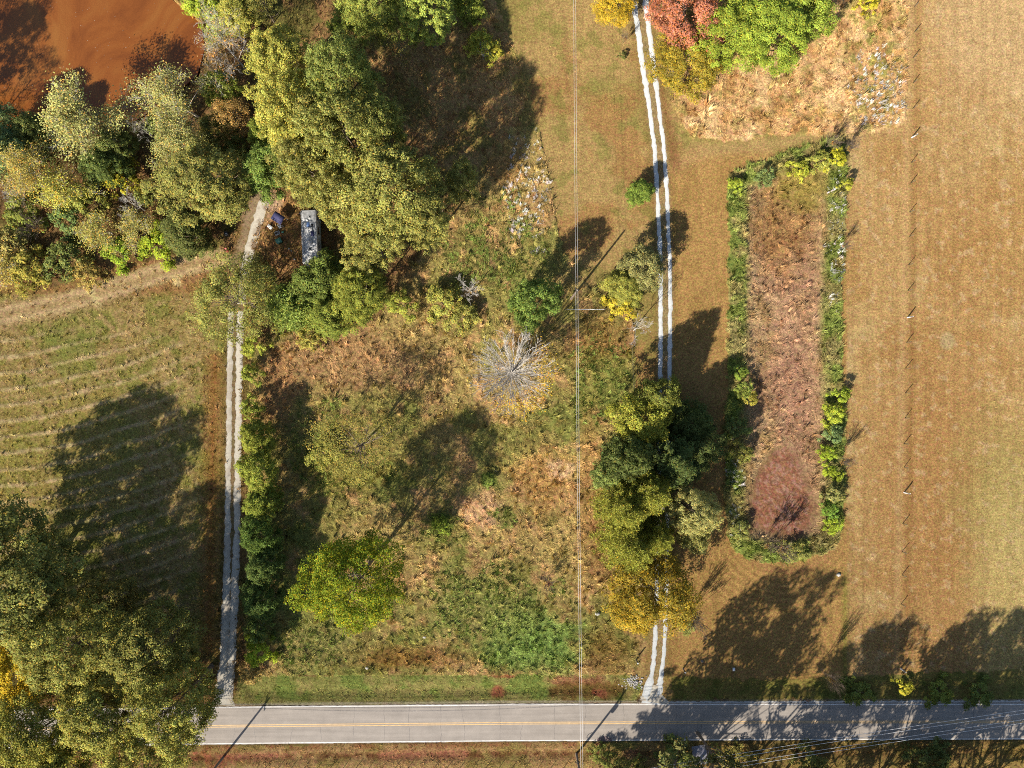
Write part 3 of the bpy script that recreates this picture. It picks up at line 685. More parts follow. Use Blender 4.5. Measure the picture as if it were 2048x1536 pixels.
def make_branches(seed, H, R, z0, r0, levels=4, kids=(9, 6, 5, 4), up=.75, upright=False, wig=.18):
    """bare limbs and twigs grown outwards from the trunk; returns segments and twig tips"""
    rs = np.random.RandomState(seed); S = []; tips = []
    k = 6; zs = np.linspace(-.3, H * .86, k); off_ = np.cumsum(rs.randn(k, 2) * .014 * H, 0); off_ -= off_[0]
    rr = r0 * (1 - np.linspace(0, 1, k) * .88); rr[0] *= 1.3
    for i in range(k - 1): S.append((*off_[i], zs[i], *off_[i + 1], zs[i + 1], rr[i], rr[i + 1]))
    front = []
    n0 = kids[0]
    for j in range(n0):
        f = (j + rs.rand()) / n0; zb = z0 + (H * .84 - z0) * f ** .9
        b = np.array([np.interp(zb, zs, off_[:, 0]), np.interp(zb, zs, off_[:, 1]), zb]); th = j * 2.4 + rs.rand() * .8
        out_ = R * (1 - .55 * f) ; L = out_ * rs.uniform(.8, 1.1)
        d = np.array([math.cos(th), math.sin(th), up * (1.0 + .9 * f)]) if not upright else np.array([math.cos(th) * .62, math.sin(th) * .62, 1.1 + .4 * f])
        d /= np.linalg.norm(d); front.append((b, d, L * (1.15 if not upright else 1.5), np.interp(zb, zs, rr) * .55))
    for lv in range(1, levels):
        nxt = []
        for (b, d, L, r) in front:
            p = b.copy(); dd = d.copy(); ns = 3 if lv < levels - 1 else 2; pr = [(p.copy(), r)]
            for s_ in range(ns):
                dd = dd + rs.randn(3) * wig + np.array([0, 0, .10]); dd /= np.linalg.norm(dd)
                q = p + dd * L / ns; r1 = r * (1 - .72 * (s_ + 1) / ns); S.append((*p, *q, pr[-1][1], max(r1, .008))); p = q; pr.append((q.copy(), max(r1, .008)))
            tips.append(p)
            nk = kids[min(lv, len(kids) - 1)]
            for c_ in range(nk):
                f = rs.uniform(.3, 1.0); i_ = f * ns; a = int(min(i_, ns - 1)); b2 = pr[a][0] * (1 - (i_ - a)) + pr[a + 1][0] * (i_ - a)
                sd_ = rand_dirs(rs, 1)[0]; nd = dd * .9 + sd_ * (.75 if not upright else .42) + np.array([0, 0, .15]); nd /= np.linalg.norm(nd)
                nxt.append((b2, nd, L * rs.uniform(.38, .62), max(np.interp(f, [0, 1], [r, r * .28]) * .6, .011)))
        front = nxt
    for (b, d, L, r) in front:
        q = b + d * L; S.append((*b, *q, r, .006)); tips.append(q)
    return S, np.array(tips)

PROTO = {}
def proto(name, R, H, V, F, C, LC, r0, bark='bark', seed=1, nlimb=9, top=.8, extra=None, tsides=6):
    crown = mesh_np('crown', V, F, M['leaf'], C) if V is not None else None
    if extra is None: tv, tf = make_trunk(seed, H, 0, r0, LC, nlimb, top)
    else: tv, tf = extra
    PROTO[name] = (R, H, crown, mesh_np('trunk', tv, tf, M[bark]))
def leafy(name, seed, R, H, z0, kind, nl, per, ls, r0=.28, nlimb=10, top=.8, bark='bark', **kw):
    V, F, C, LC = make_crown(seed, R, H, z0, kind, nl, per, ls, **kw)
    proto(name, R, H, V, F, C, LC, r0, bark, seed, nlimb, top)
leafy('oakA', 1, 6.5, 17, 6.0, 'round', 480, 121, 0.218, .36, lobe=0.137, gap=0.42, accent=.10)
leafy('oakB', 2, 6.5, 17, 6.0, 'round', 537, 109, 0.218, .36, lobe=0.137, gap=0.42, accent=.07)
leafy('oakC', 3, 6.0, 18, 5.5, 'oval', 510, 109, 0.212, .34, lobe=0.137, gap=0.42, accent=.08)
leafy('tallA', 4, 4.4, 18, 5.0, 'oval', 424, 86, 0.224, .26, lobe=0.137, gap=0.42, accent=.06)
leafy('tallB', 5, 4.0, 15, 3.0, 'cone', 367, 86, 0.224, .24, lobe=0.137, gap=0.42, accent=.05)
leafy('smallA', 6, 3.6, 9, 2.2, 'round', 317, 102, 0.186, .17, lobe=0.187, gap=.34)
leafy('smallB', 7, 3.4, 9, 1.8, 'dome', 335, 97, 0.179, .16, lobe=0.187, gap=.34)
leafy('bushA', 8, 2.2, 3.2, .25, 'dome', 88, 75, 0.190, .07, lobe=0.216, gap=0.42, nlimb=8)
leafy('bushB', 9, 2.2, 3.0, .2, 'dome', 100, 60, 0.174, .06, lobe=0.202, gap=0.42, nlimb=8)
leafy('bushC', 10, 1.6, 2.4, .2, 'round', 66, 70, 0.158, .05, lobe=0.230, gap=0.42, nlimb=6)
leafy('loneA', 14, 6.6, 20, 7.5, 'round', 520, 85, 0.210, .34, nlimb=30, lobe=0.137, gap=.28, accent=.22, acc=(1.9, 1.2, .8))
leafy('dappleA', 15, 6.5, 17, 6.0, 'round', 190, 80, 0.340, .30, lobe=.15, gap=.44, nlimb=30)
leafy('dappleB', 16, 6.2, 18, 5.5, 'oval', 190, 80, 0.340, .30, lobe=.15, gap=.44, nlimb=30)
leafy('thinC', 17, 6.5, 14, 4.0, 'round', 330, 66, .20, .22, lobe=.13, nlimb=34, gap=.36, accent=.08)
leafy('goldA', 11, 5.6, 15, 3.8, 'round', 424, 70, 0.224, .28, lobe=0.158, gap=0.42, accent=.25, acc=(1.35, 1.05, .6))
leafy('thinA', 12, 6.5, 14, 5.0, 'round', 259, 51, 0.184, .24, lobe=0.158, gap=0.44, nlimb=26, accent=.10)
leafy('thinB', 13, 5.0, 11, 3.0, 'dome', 216, 40, 0.170, .2, lobe=0.158, gap=0.44, nlimb=24, accent=.12)
# pine: whorls of upswept needle tufts
def make_pine(seed, R, H, z0):
    rs = np.random.RandomState(seed); S = []; P = []; D = []; LCv = []
    for wv in range(17):
        f = wv / 16; z = z0 + (H - z0) * f; n = 7 if f < .8 else 5
        for j in range(n):
            th = wv * 1.1 + j * 2 * math.pi / n + rs.randn() * .2; L = R * (1 - f) ** .7 * rs.uniform(.75, 1.1) + .3
            e = np.array([math.cos(th) * L, math.sin(th) * L, z + L * .22]); b = np.array([0, 0, z]); S.append((*b, *e, .05, .015))
            for q in range(int(5 + L * 3.2)):
                u = rs.uniform(.3, 1.02); c = b + (e - b) * u + rs.randn(3) * np.array([.42, .42, .16]); LCv.append(rs.randn() * .15)
                m = 34; dd = rand_dirs(rs, m); dd[:, 2] = np.abs(dd[:, 2]) * .9; P.append(c + dd * rs.uniform(.1, .48, (m, 1))); D.append(dd)
    P = np.concatenate(P); D = np.concatenate(D); n = len(P); lv = np.repeat(LCv, 34)
    nr_ = np.cross(D, rand_dirs(rs, n)); nr_ /= np.linalg.norm(nr_, axis=1, keepdims=True) + 1e-9
    V, F = leaf_quads(P, nr_ * .6 + rand_dirs(rs, n) * .4, .30 * rs.uniform(.7, 1.3, n), rs, .34)
    tv, tf = make_trunk(seed, H, 0, .26, np.zeros((0, 3)), 0, .97); bv, bf = tubes(S, 4)
    return V, F, leaf_cols(lv, rs, n, .03), np.concatenate([tv, bv]), np.concatenate([tf, bf + len(tv)])
V, F, C, tv, tf = make_pine(21, 4.6, 16, 3.2); proto('pineA', 4.6, 16, V, F, C, None, 0, extra=(tv, tf))
V, F, C, tv, tf = make_pine(22, 1.9, 6.0, .6); proto('pineB', 1.9, 6.0, V, F, C, None, 0, extra=(tv, tf))
# half leafless trees: pale limbs with leaves clinging round the twigs
def twiggy(name, seed, R, H, z0, nleaf, ls, r0, spread=.5, bark='pale_bark', kids=(12, 5, 5, 4), zmax=1.0, upright=False, accent=.08, low=None, wig=.18):
    S, tips = make_branches(seed, H, R, z0, r0, 4, kids, .7, upright, wig); rs = np.random.RandomState(seed + 5)
    tips = tips[tips[:, 2] < H * zmax]
    if low is not None: tips = tips[low(tips)]
    if nleaf:
        c = tips[rs.randint(0, len(tips), nleaf)] + rs.randn(nleaf, 3) * spread
        nr_ = rand_dirs(rs, nleaf) + np.array([0, 0, .5]); nr_ /= np.linalg.norm(nr_, axis=1, keepdims=True)
        V, F = leaf_quads(c, nr_, ls * rs.uniform(.6, 1.4, nleaf), rs)
        lv = (fbm(c[:, 0] + 50, c[:, 1] + c[:, 2], 1.3, seed, 2) - .5) * 1.1
        C = leaf_cols(lv, rs, nleaf, accent)
    else: V = F = C = None
    proto(name, R, H, V, F, C, None, 0, bark, extra=tubes(S, 4))
twiggy('twigA', 31, 4.6, 18, 4.5, 13000, .20, .13, .45)
twiggy('twigB', 32, 4.6, 17, 4.0, 9000, .20, .13, .42)
twiggy('twigC', 33, 3.6, 12, 2.5, 6000, .19, .10, .4, kids=(11, 5, 4, 4))
twiggy('bareA', 34, 4.6, 12, 2.6, 1200, .19, .14, .35, kids=(12, 6, 5, 4))
twiggy('bareB', 35, 2.6, 7.5, 1.5, 0, .2, .11, .3, kids=(9, 4, 4, 3))
twiggy('bareS', 36, 2.2, 2.6, .25, 260, .16, .06, .2, bark='bark', kids=(14, 5, 4, 3), upright=True)
def starburst(name, seed, R, H):
    rs = np.random.RandomState(seed); S = [(0, 0, -.3, .05, .02, 3.2, .30, .24), (.05, .02, 3.2, .12, .1, 8.5, .24, .10), (.12, .1, 8.5, .15, .12, H * .95, .10, .02)]; tips = []
    N = 150
    for i in range(N):
        th = i * 2.39996 + rs.randn() * .12; f = (i + .5) / N; zb = rs.uniform(2.6, 7.5); reach = R * rs.uniform(.72, 1.06) * (1 if f < .7 else rs.uniform(.35, .9)); ze = zb + rs.uniform(4.0, H - zb) * (.55 + .45 * f)
        p = np.array([0.05, .05, zb]); ns = 5; r = rs.uniform(.03, .055); pts = [p]
        for q in range(1, ns + 1):
            u = q / ns; th2 = th + rs.randn() * .035
            pts.append(np.array([math.cos(th2) * reach * u ** .85, math.sin(th2) * reach * u ** .85, zb + (ze - zb) * u ** 1.25]))
        for q in range(ns): S.append((*pts[q], *pts[q + 1], r * (1 - .7 * q / ns), r * (1 - .7 * (q + 1) / ns)))
        for q in range(9):
            u = rs.uniform(.25, .95) * ns; a = int(min(u, ns - 1)); b = pts[a] + (pts[a + 1] - pts[a]) * (u - a); d = pts[a + 1] - pts[a]; d /= np.linalg.norm(d)
            d = d + rs.randn(3) * .28; d /= np.linalg.norm(d); e = b + d * rs.uniform(.8, 1.9); S.append((*b, *e, .022, .010)); tips.append(e)
            if rs.rand() < .6:
                d2 = d + rs.randn(3) * .35; d2 /= np.linalg.norm(d2); e2 = b + (e - b) * .5; S.append((*e2, *(e2 + d2 * .8), .016, .008)); tips.append(e2 + d2 * .8)
        tips.append(pts[-1])
    tips = np.array(tips); th = np.arctan2(tips[:, 1], tips[:, 0]); rr = np.hypot(tips[:, 0], tips[:, 1])
    w_ = np.clip(np.cos(th + 2.35) * 1.2 + .1, 0, 1) * smooth01((rr - .45 * R) / (.4 * R)) + .03
    n = 2600; c = tips[rs.choice(len(tips), n, p=w_ / w_.sum())] + rs.randn(n, 3) * .30
    nr_ = rand_dirs(rs, n) + np.array([0, 0, .5]); nr_ /= np.linalg.norm(nr_, axis=1, keepdims=True)
    V, F = leaf_quads(c, nr_, .17 * rs.uniform(.6, 1.4, n), rs)
    proto(name, R, H, V, F, leaf_cols(rs.randn(n) * .1, rs, n, .2), None, 0, 'pale_bark', extra=tubes(S, 4))
starburst('fastig', 37, 6.4, 16)

TREES = {}
def plant(kind, px, py, Rpx, h, tint, name, label, cat='tree', rz=None, zf=.62, ry=None, group=None, seed=None):
    """stand a tree so that its crown middle (at zf of its height) is seen at photo pixel px, py with radius Rpx"""
    R0, H0, crown, trunk = PROTO[kind]
    zc = h * zf; x, y, _ = W(px, py, zc); R = Rpx / PPM * (CAM_H - zc) / CAM_H
    i, j = cell(*pix(x, y)); zb = Z[i, j]
    rnd = random.Random(int(px * 31 + py * 17))
    t = thing(name, label, cat, (x, y, max(zb, -.75) - .05), rnd.uniform(0, 6.28) if rz is None else rz, group)
    s = R / R0; sc = (s, s if ry is None else s * ry, h / H0)
    nm = 'limbs' if crown is None else 'trunk'
    if cat == 'shrub': nm = 'stems'
    o = obj(nm, trunk, t); o.scale = sc
    if crown is not None:
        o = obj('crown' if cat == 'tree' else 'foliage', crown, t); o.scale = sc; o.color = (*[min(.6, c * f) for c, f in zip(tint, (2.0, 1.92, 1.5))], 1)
    return t

OLIVE = (.118, .120, .038); YGREEN = (.158, .160, .040); GREEN = (.088, .112, .024); DARK = (.050, .068, .022); GOLD = (.270, .185, .022)
RED = (.270, .095, .070); LIME = (.150, .190, .026); PALE = (.165, .168, .068); BLUEG = (.075, .105, .048); BROWN = (.17, .115, .045); VIVID = (.115, .165, .02); STRAWG = (.19, .165, .05)

# ------------------------------------------------------------------ trees and shrubs, one line each
for a in (
 # --- north-west wood beside the pond
 ('twigA', 165, 240, 92, 14, PALE, 'tree', 'pale yellowing tree with grey twigs leaning over the pond south shore, westernmost of the two'),
 ('twigB', 345, 190, 76, 14, PALE, 'tree', 'pale half leafless tree jutting into the pond between the shadows'),
 ('oakC', 400, 365, 92, 15, OLIVE, 'tree', 'olive round tree just west of the top of the looped gravel turnaround'),
 ('twigA', 360, 290, 62, 14, PALE, 'tree', 'grey twigged thin tree between the pond tree and the olive round tree'),
 ('bareA', 452, 98, 66, 14, BROWN, 'bare_tree', 'leafless grey tree at the east end of the pond'),
 ('thinB', 466, 235, 48, 11, BROWN, 'tree', 'brownish thinning tree south of the leafless grey pond tree'),
 ('smallA', 440, 175, 34, 8, GREEN, 'tree', 'small green tree at the foot of the leafless grey pond tree'),
 ('oakC', 562, 130, 74, 19, YGREEN, 'oak_tree', 'tall yellow green oak at the north end of the large grove'),
 ('oakA', 590, 235, 80, 20, YGREEN, 'oak_tree', 'yellow green oak in the west row of the large grove, south of the northmost one'),
 ('oakB', 690, 165, 78, 24, (.095, .115, .034), 'oak_tree', 'greener oak on the north east side of the large grove'),
 ('oakA', 700, 270, 84, 25, (.108, .116, .036), 'oak_tree', 'dull green oak in the middle of the large grove'),
 ('oakC', 612, 335, 70, 18, OLIVE, 'oak_tree', 'olive oak with brown leaves above the clearing of the camper'),
 ('smallA', 545, 335, 56, 11, (.080, .115, .03), 'tree', 'bright mid green tree right above the gravel turnaround'),
 ('smallB', 530, 270, 38, 9, GREEN, 'tree', 'small green tree wedged west of the large grove'),
 ('oakA', 690, 400, 66, 18, OLIVE, 'oak_tree', 'olive oak directly east of the camper roof'),
 ('oakB', 785, 395, 104, 23, (.114, .118, .036), 'oak_tree', 'broad olive oak, largest crown east of the camper'),
 ('oakC', 855, 440, 56, 19, OLIVE, 'oak_tree', 'olive oak on the south east rim of the large grove'),
 ('smallA', 925, 362, 36, 13, OLIVE, 'tree', 'small olive crown standing out east of the large grove'),
 ('oakA', 745, 490, 60, 16, OLIVE, 'oak_tree', 'olive oak at the south tip of the large grove'),
 ('oakB', 740, 22, 62, 17, (.098, .118, .030), 'oak_tree', 'dull green oak cut by the top edge, west of the bright green one'),
 ('tallA', 852, 25, 52, 17, (.120, .150, .036), 'tree', 'bright green tree cut by the top edge next to the big lawn'),
 ('thinB', 790, 75, 52, 10, (.085, .085, .03), 'tree', 'thin dark tree with showing twigs below the two top edge trees'),
 ('smallB', 935, 2, 34, 8, GREEN, 'tree', 'small green tree at the top edge beside the corner of the big lawn'),
 ('bushA', 690, 45, 34, 5, GREEN, 'shrub', 'green shrub west of the dull green top edge oak'),
 # pond bank
 ('bushA', 400, 12, 36, 4, LIME, 'shrub', 'bright lime shrub on the pond north east bank at the top edge'),
 ('bushB', 436, 32, 34, 4, LIME, 'shrub', 'yellow green shrub on the pond bank, east of the lime one'),
 ('smallB', 475, 18, 44, 7, YGREEN, 'tree', 'yellow green small tree at the top edge east of the pond bank'),
 ('thinB', 524, 8, 36, 9, OLIVE, 'tree', 'thin olive tree at the top edge north of the tall yellow green oak'),
 # scrub south of the pond
 ('twigB', 66, 335, 62, 13, STRAWG, 'tree', 'straw coloured twiggy tree south west of the pond'),
 ('twigC', 118, 372, 56, 10, (.20, .20, .05), 'tree', 'light yellow green tree in the scrub below the straw coloured twiggy tree'),
 ('smallB', 205, 330, 44, 9, DARK, 'tree', 'dark green tree between the two tall pond trees'),
 ('smallA', 228, 290, 36, 9, (.07, .085, .028), 'tree', 'dark green tree at the pond edge behind the pale westernmost tree'),
 ('bushA', 235, 350, 46, 6, (.155, .150, .020), 'shrub', 'olive yellow shrub in the hollow between the two tall pond trees'),
 ('bareB', 262, 408, 34, 7, BROWN, 'bare_tree', 'leafless grey tangle south of the olive yellow shrub'),
 ('bareB', 290, 265, 28, 9, BROWN, 'bare_tree', 'leafless grey snag leaning at the pond edge between the tall trees'),
 ('smallB', 8, 300, 50, 11, BLUEG, 'tree', 'dark bluish green tree cut by the left edge by the pond'),
 ('bareB', 30, 395, 34, 7, BROWN, 'bare_tree', 'leafless brown tangle near the left edge'),
 ('bushA', 52, 430, 46, 5, (.10, .115, .03), 'shrub', 'mid green shrub near the left edge in the scrub'),
 ('bareS', 84, 455, 40, 3.5, BROWN, 'shrub', 'grey brown bare shrub between mid green shrubs in the scrub'),
 ('bushB', 20, 490, 44, 4.5, (.135, .12, .045), 'shrub', 'brown olive shrub at the left edge above the dirt track'),
 ('bushA', 60, 540, 46, 4.5, (.16, .145, .035), 'shrub', 'yellow olive shrub at the field corner above the dirt track'),
 ('bushB', 128, 520, 44, 4.2, (.075, .09, .03), 'shrub', 'dark green shrub on the edge of the scrub above the dirt track'),
 ('bushA', 140, 440, 38, 5, (.065, .095, .035), 'shrub', 'deep green vine covered shrub in the middle of the scrub'),
 ('twigC', 205, 460, 50, 6, (.165, .16, .05), 'shrub', 'pale olive shrub with grey twigs in the middle of the scrub'),
 ('bushA', 240, 505, 38, 4, (.10, .145, .018), 'shrub', 'vivid green shrub at the south edge of the scrub, western one'),
 ('bushA', 318, 492, 44, 4, (.12, .155, .018), 'shrub', 'vivid yellow green shrub at the south edge of the scrub, eastern one'),
 ('twigC', 288, 455, 44, 6, (.15, .145, .05), 'shrub', 'pale olive shrub with showing limbs above the vivid shrubs'),
 ('smallB', 365, 462, 50, 8, (.058, .068, .024), 'tree', 'dark green tree at the east point of the scrub by the clearing'),
 ('bushB', 175, 545, 34, 3, (.15, .12, .04), 'shrub', 'low olive brown shrub where the scrub meets the dirt track'),
 ('twigC', 10, 545, 50, 5, STRAWG, 'shrub', 'straw coloured twiggy shrub at the left edge by the dirt track'),
 ('bushB', 170, 400, 40, 6, (.12, .13, .035), 'shrub', 'olive shrub under the light yellow green tree in the scrub'),
 ('bushA', 305, 395, 34, 6, (.09, .10, .03), 'shrub', 'green shrub under the south west side of the olive round tree'),
 ('bushA', 480, 300, 34, 6, (.06, .07, .022), 'shrub', 'dark understorey shrub in the gap between olive round tree and large grove, upper one'),
 ('bushA', 505, 372, 30, 5, (.07, .08, .022), 'shrub', 'dark understorey shrub just above the turnaround in the gap by the grove'),
 ('smallB', 432, 262, 40, 8, (.085, .085, .026), 'tree', 'dull small tree filling the gap east of the pond tree with grey twigs'),
 ('bushA', 325, 262, 34, 6, (.06, .08, .024), 'shrub', 'dark shrub at the water edge between the two pale pond trees'),
 ('smallB', 62, 262, 40, 9, (.07, .085, .03), 'tree', 'dark small tree on the south west corner of the pond'),
 ('bushA', 98, 262, 30, 5, (.09, .10, .028), 'shrub', 'olive shrub on the pond south shore beside the dark small corner tree'),
 ('smallA', -5, 250, 44, 10, BLUEG, 'tree', 'bluish tree at the left edge where the pond ends'),
 ('oakC', 760, 260, 56, 22, (.10, .112, .034), 'oak_tree', 'dull green oak on the east flank of the large grove'),
 ('oakA', 640, 250, 60, 20, OLIVE, 'oak_tree', 'olive oak in the core of the large grove'),
 ('smallA', 1318, 790, 40, 13, (.075, .085, .022), 'tree', 'dull small tree at the edge of the drive north of the olive tree'),
 # --- over the west drive and below the camper
 ('thinC', 470, 602, 94, 13, (.112, .118, .036), 'tree', 'thin leaved olive tree arching over the west gravel drive'),
 ('thinB', 500, 555, 50, 9, (.12, .118, .030), 'tree', 'thin olive tree on the drive bend below the turnaround'),
 ('pineB', 578, 612, 42, 8, (.13, .17, .045), 'pine_tree', 'light green young pine east of the arching thin tree'),
 ('smallA', 640, 560, 52, 10, (.062, .082, .022), 'tree', 'dark green tree right below the south end of the camper'),
 ('smallB', 655, 632, 44, 9, (.085, .105, .024), 'tree', 'dark green tree east of the young pine'),
 ('oakB', 718, 592, 62, 12, (.098, .112, .024), 'tree', 'rounded green tree at the south end of the camper thicket'),
 ('bushB', 620, 668, 34, 3.5, (.14, .13, .035), 'shrub', 'low olive shrub south of the young pine on the brown grass'),
 ('bushC', 512, 690, 26, 4, (.14, .16, .03), 'shrub', 'yellow green shrub under the south side of the arching thin tree'),
 ('bushB', 805, 610, 32, 3.5, (.135, .15, .032), 'shrub', 'yellow green shrub in brown grass east of the rounded green tree'),
 ('bushA', 885, 605, 40, 4, (.13, .135, .035), 'shrub', 'olive shrub west of the small white dead branches'),
 ('bareB', 940, 578, 34, 6, BROWN, 'bare_tree', 'small white dead tree in the meadow below the grove'),
 ('bushB', 925, 635, 36, 3, (.125, .125, .035), 'shrub', 'olive shrub south of the small white dead tree'),
 # --- meadow
 ('smallA', 1070, 604, 50, 13, (.068, .100, .026), 'tree', 'compact bluish green tree casting a long shadow on the lawn corner'),
 ('fastig', 1025, 744, 84, 16, (.27, .20, .022), 'bare_tree', 'large grey bare tree with yellow leaves round its rim in the middle of the meadow'),
 ('loneA', 708, 1160, 99, 21, (.078, .105, .013), 'tree', 'vivid green lone tree with yellowing south side in the meadow'),
 ('thinA', 712, 890, 84, 13, (.105, .10, .03), 'tree', 'sparse half bare tree with greyish limbs in the west meadow'),
 ('bushB', 648, 905, 36, 3, (.11, .115, .03), 'shrub', 'low olive shrub beside the sparse half bare tree'),
 ('bushC', 885, 1050, 20, 2, (.09, .12, .02), 'shrub', 'small green shrub in the shade south of the lone tree shadow'),
 ('bushC', 978, 962, 15, 1.6, (.085, .115, .03), 'shrub', 'small green shrub on the edge of the bare sand patch'),
 ('bareS', 1094, 1160, 24, 2.2, (.15, .07, .04), 'shrub', 'small reddish bare shrub near the power line in the south meadow'),
 # --- hedge east of the west drive
 ('bushB', 505, 748, 24, 4, (.12, .14, .03), 'shrub', 'yellow green hedge shrub, northernmost along the west drive'),
 ('bushA', 504, 815, 26, 4.5, (.11, .13, .028), 'shrub', 'green hedge shrub below the northernmost one along the west drive'),
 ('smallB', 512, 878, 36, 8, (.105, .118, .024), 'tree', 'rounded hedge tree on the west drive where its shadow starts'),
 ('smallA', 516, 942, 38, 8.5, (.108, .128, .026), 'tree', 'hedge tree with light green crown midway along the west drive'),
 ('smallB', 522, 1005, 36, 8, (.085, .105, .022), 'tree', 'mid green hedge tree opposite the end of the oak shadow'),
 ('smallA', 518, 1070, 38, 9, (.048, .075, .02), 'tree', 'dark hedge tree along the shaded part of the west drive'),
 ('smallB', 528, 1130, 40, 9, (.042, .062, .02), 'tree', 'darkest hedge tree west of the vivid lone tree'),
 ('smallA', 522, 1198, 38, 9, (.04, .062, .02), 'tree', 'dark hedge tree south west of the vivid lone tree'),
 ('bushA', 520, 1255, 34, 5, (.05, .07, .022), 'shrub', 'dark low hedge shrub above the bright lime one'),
 ('bushA', 520, 1302, 34, 4, (.135, .175, .02), 'shrub', 'bright lime hedge shrub near the south end of the west drive'),
 ('bushB', 500, 1345, 24, 2.5, (.16, .12, .05), 'shrub', 'reddish brown shrub at the south end of the hedge by the road'),
 # --- west oaks by the road
 ('oakB', -18, 1165, 155, 22, (.108, .112, .036), 'oak_tree', 'dark green oak at the left edge, north of the yellow one'),
 ('oakA', 80, 1150, 84, 15, (.098, .102, .034), 'oak_tree', 'dark olive oak standing in the big shadow on the left'),
 ('oakC', 22, 1345, 84, 14, (.24, .185, .02), 'oak_tree', 'golden yellow oak at the left edge above the road'),
 ('oakA', 150, 1290, 100, 19, (.112, .115, .034), 'oak_tree', 'olive oak between the golden oak and the west drive shadow'),
 ('oakB', 300, 1290, 88, 18, (.100, .102, .032), 'oak_tree', 'olive oak in the dark shade by the west drive'),
 ('oakA', 350, 1400, 84, 20, (.125, .128, .036), 'oak_tree', 'yellow olive oak overhanging the road at the west drive mouth'),
 ('oakC', 215, 1420, 90, 20, (.130, .130, .036), 'oak_tree', 'yellow olive oak over the road, middle of the roadside row'),
 ('oakB', 80, 1450, 92, 19, (.12, .12, .03), 'oak_tree', 'dull green oak over the road near the bottom left corner'),
 ('oakA', 290, 1510, 84, 19, (.128, .13, .036), 'oak_tree', 'yellow olive oak south of the road cut by the bottom edge'),
 ('oakC', 140, 1540, 90, 19, (.13, .13, .03), 'oak_tree', 'olive oak at the bottom edge near the bottom left corner'),
 ('oakB', 8, 1545, 70, 18, (.14, .13, .03), 'oak_tree', 'olive oak filling the bottom left corner'),
 ('smallA', 215, 1205, 56, 9, (.10, .09, .03), 'tree', 'small dull tree under the oaks beside the patch of sun'),
 # --- east group on the east drive
 ('smallA', 1282, 838, 56, 13, (.118, .125, .024), 'tree', 'olive tree on the west side of the east drive, north end of the group'),
 ('bushA', 1232, 900, 26, 4, (.06, .095, .035), 'shrub', 'bluish green shrub west of the olive tree on the east drive'),
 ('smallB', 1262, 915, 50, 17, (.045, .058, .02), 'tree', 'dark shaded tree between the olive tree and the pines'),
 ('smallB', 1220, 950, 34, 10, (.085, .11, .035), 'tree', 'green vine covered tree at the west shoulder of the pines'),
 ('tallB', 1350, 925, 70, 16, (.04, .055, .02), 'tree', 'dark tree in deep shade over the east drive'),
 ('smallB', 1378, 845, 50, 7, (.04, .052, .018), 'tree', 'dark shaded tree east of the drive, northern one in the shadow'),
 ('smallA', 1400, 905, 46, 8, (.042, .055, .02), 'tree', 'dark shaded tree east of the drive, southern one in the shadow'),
 ('pineA', 1298, 985, 60, 18, (.135, .142, .030), 'pine_tree', 'tall pine beside the small dead top, north end of the pines'),
 ('pineA', 1250, 1020, 60, 17, (.135, .142, .030), 'pine_tree', 'bright green pine on the meadow side of the pine group'),
 ('pineA', 1262, 1095, 66, 17, (.135, .142, .030), 'pine_tree', 'green pine at the south west corner of the pine group'),
 ('pineA', 1312, 1075, 48, 16, (.135, .142, .030), 'pine_tree', 'green pine in the south middle of the pine group'),
 ('bareB', 1302, 1000, 22, 17.5, BROWN, 'bare_tree', 'dead grey tree top poking out among the pines'),
 ('oakB', 1386, 1020, 52, 15, (.155, .155, .062), 'tree', 'pale silvery green tree east of the pines'),
 ('smallA', 1390, 1068, 34, 10, (.15, .15, .055), 'tree', 'small pale green tree at the south foot of the silvery one'),
 ('goldA', 1305, 1192, 86, 15, (.115, .092, .018), 'tree', 'golden brown tree over the east drive south of the pines'),
 ('goldA', 1275, 1215, 50, 12, (.16, .125, .02), 'tree', 'golden yellow tree at the south west foot of the golden brown one'),
 ('bareS', 1386, 1232, 30, 4.2, (.12, .10, .04), 'shrub', 'dark bare shrub beside the golden tree on the lawn'),
 ('bushC', 1376, 1252, 18, 1.8, (.11, .12, .04), 'shrub', 'low green shrub at the foot of the dark bare shrub'),
 # --- along the middle of the east drive
 ('smallB', 1280, 385, 27, 5, (.075, .110, .024), 'shrub', 'small bluish green shrub on the lawn with its shadow across the east drive'),
 ('smallA', 1288, 535, 42, 8.5, (.105, .105, .045), 'tree', 'grey green small tree reaching the east drive, north of the yellow shrub'),
 ('smallB', 1252, 575, 40, 6, (.115, .12, .03), 'tree', 'olive small tree south west of the grey green one'),
 ('bushA', 1240, 610, 34, 3.5, (.21, .18, .024), 'shrub', 'yellow shrub below the olive small tree at the meadow edge'),
 ('bareB', 1280, 656, 32, 9, BROWN, 'bare_tree', 'whitish dead tree with drooping twigs at the meadow edge by the east drive'),
 ('bareS', 1247, 82, 11, 2, BROWN, 'shrub', 'small dark bare shrub on the lawn west of the east drive, upper one'),
 ('bushC', 1244, 112, 9, 1.3, (.06, .07, .025), 'shrub', 'tiny dark shrub on the lawn just below the bare one'),
 # --- top right
 ('goldA', 1378, 18, 80, 11, (.20, .085, .062), 'tree', 'reddish pink tree at the top edge east of the drive'),
 ('goldA', 1368, 128, 68, 8, (.135, .115, .022), 'tree', 'golden green round tree on the drive side, south of the red tree'),
 ('oakA', 1462, 70, 74, 11, (.115, .150, .024), 'tree', 'bright green tree next to the red tree'),
 ('oakB', 1540, 65, 80, 11, (.108, .145, .024), 'tree', 'bright green tree between its two green neighbours at the top'),
 ('smallA', 1610, 22, 56, 9, (.11, .145, .026), 'tree', 'bright green tree at the east end of the top row'),
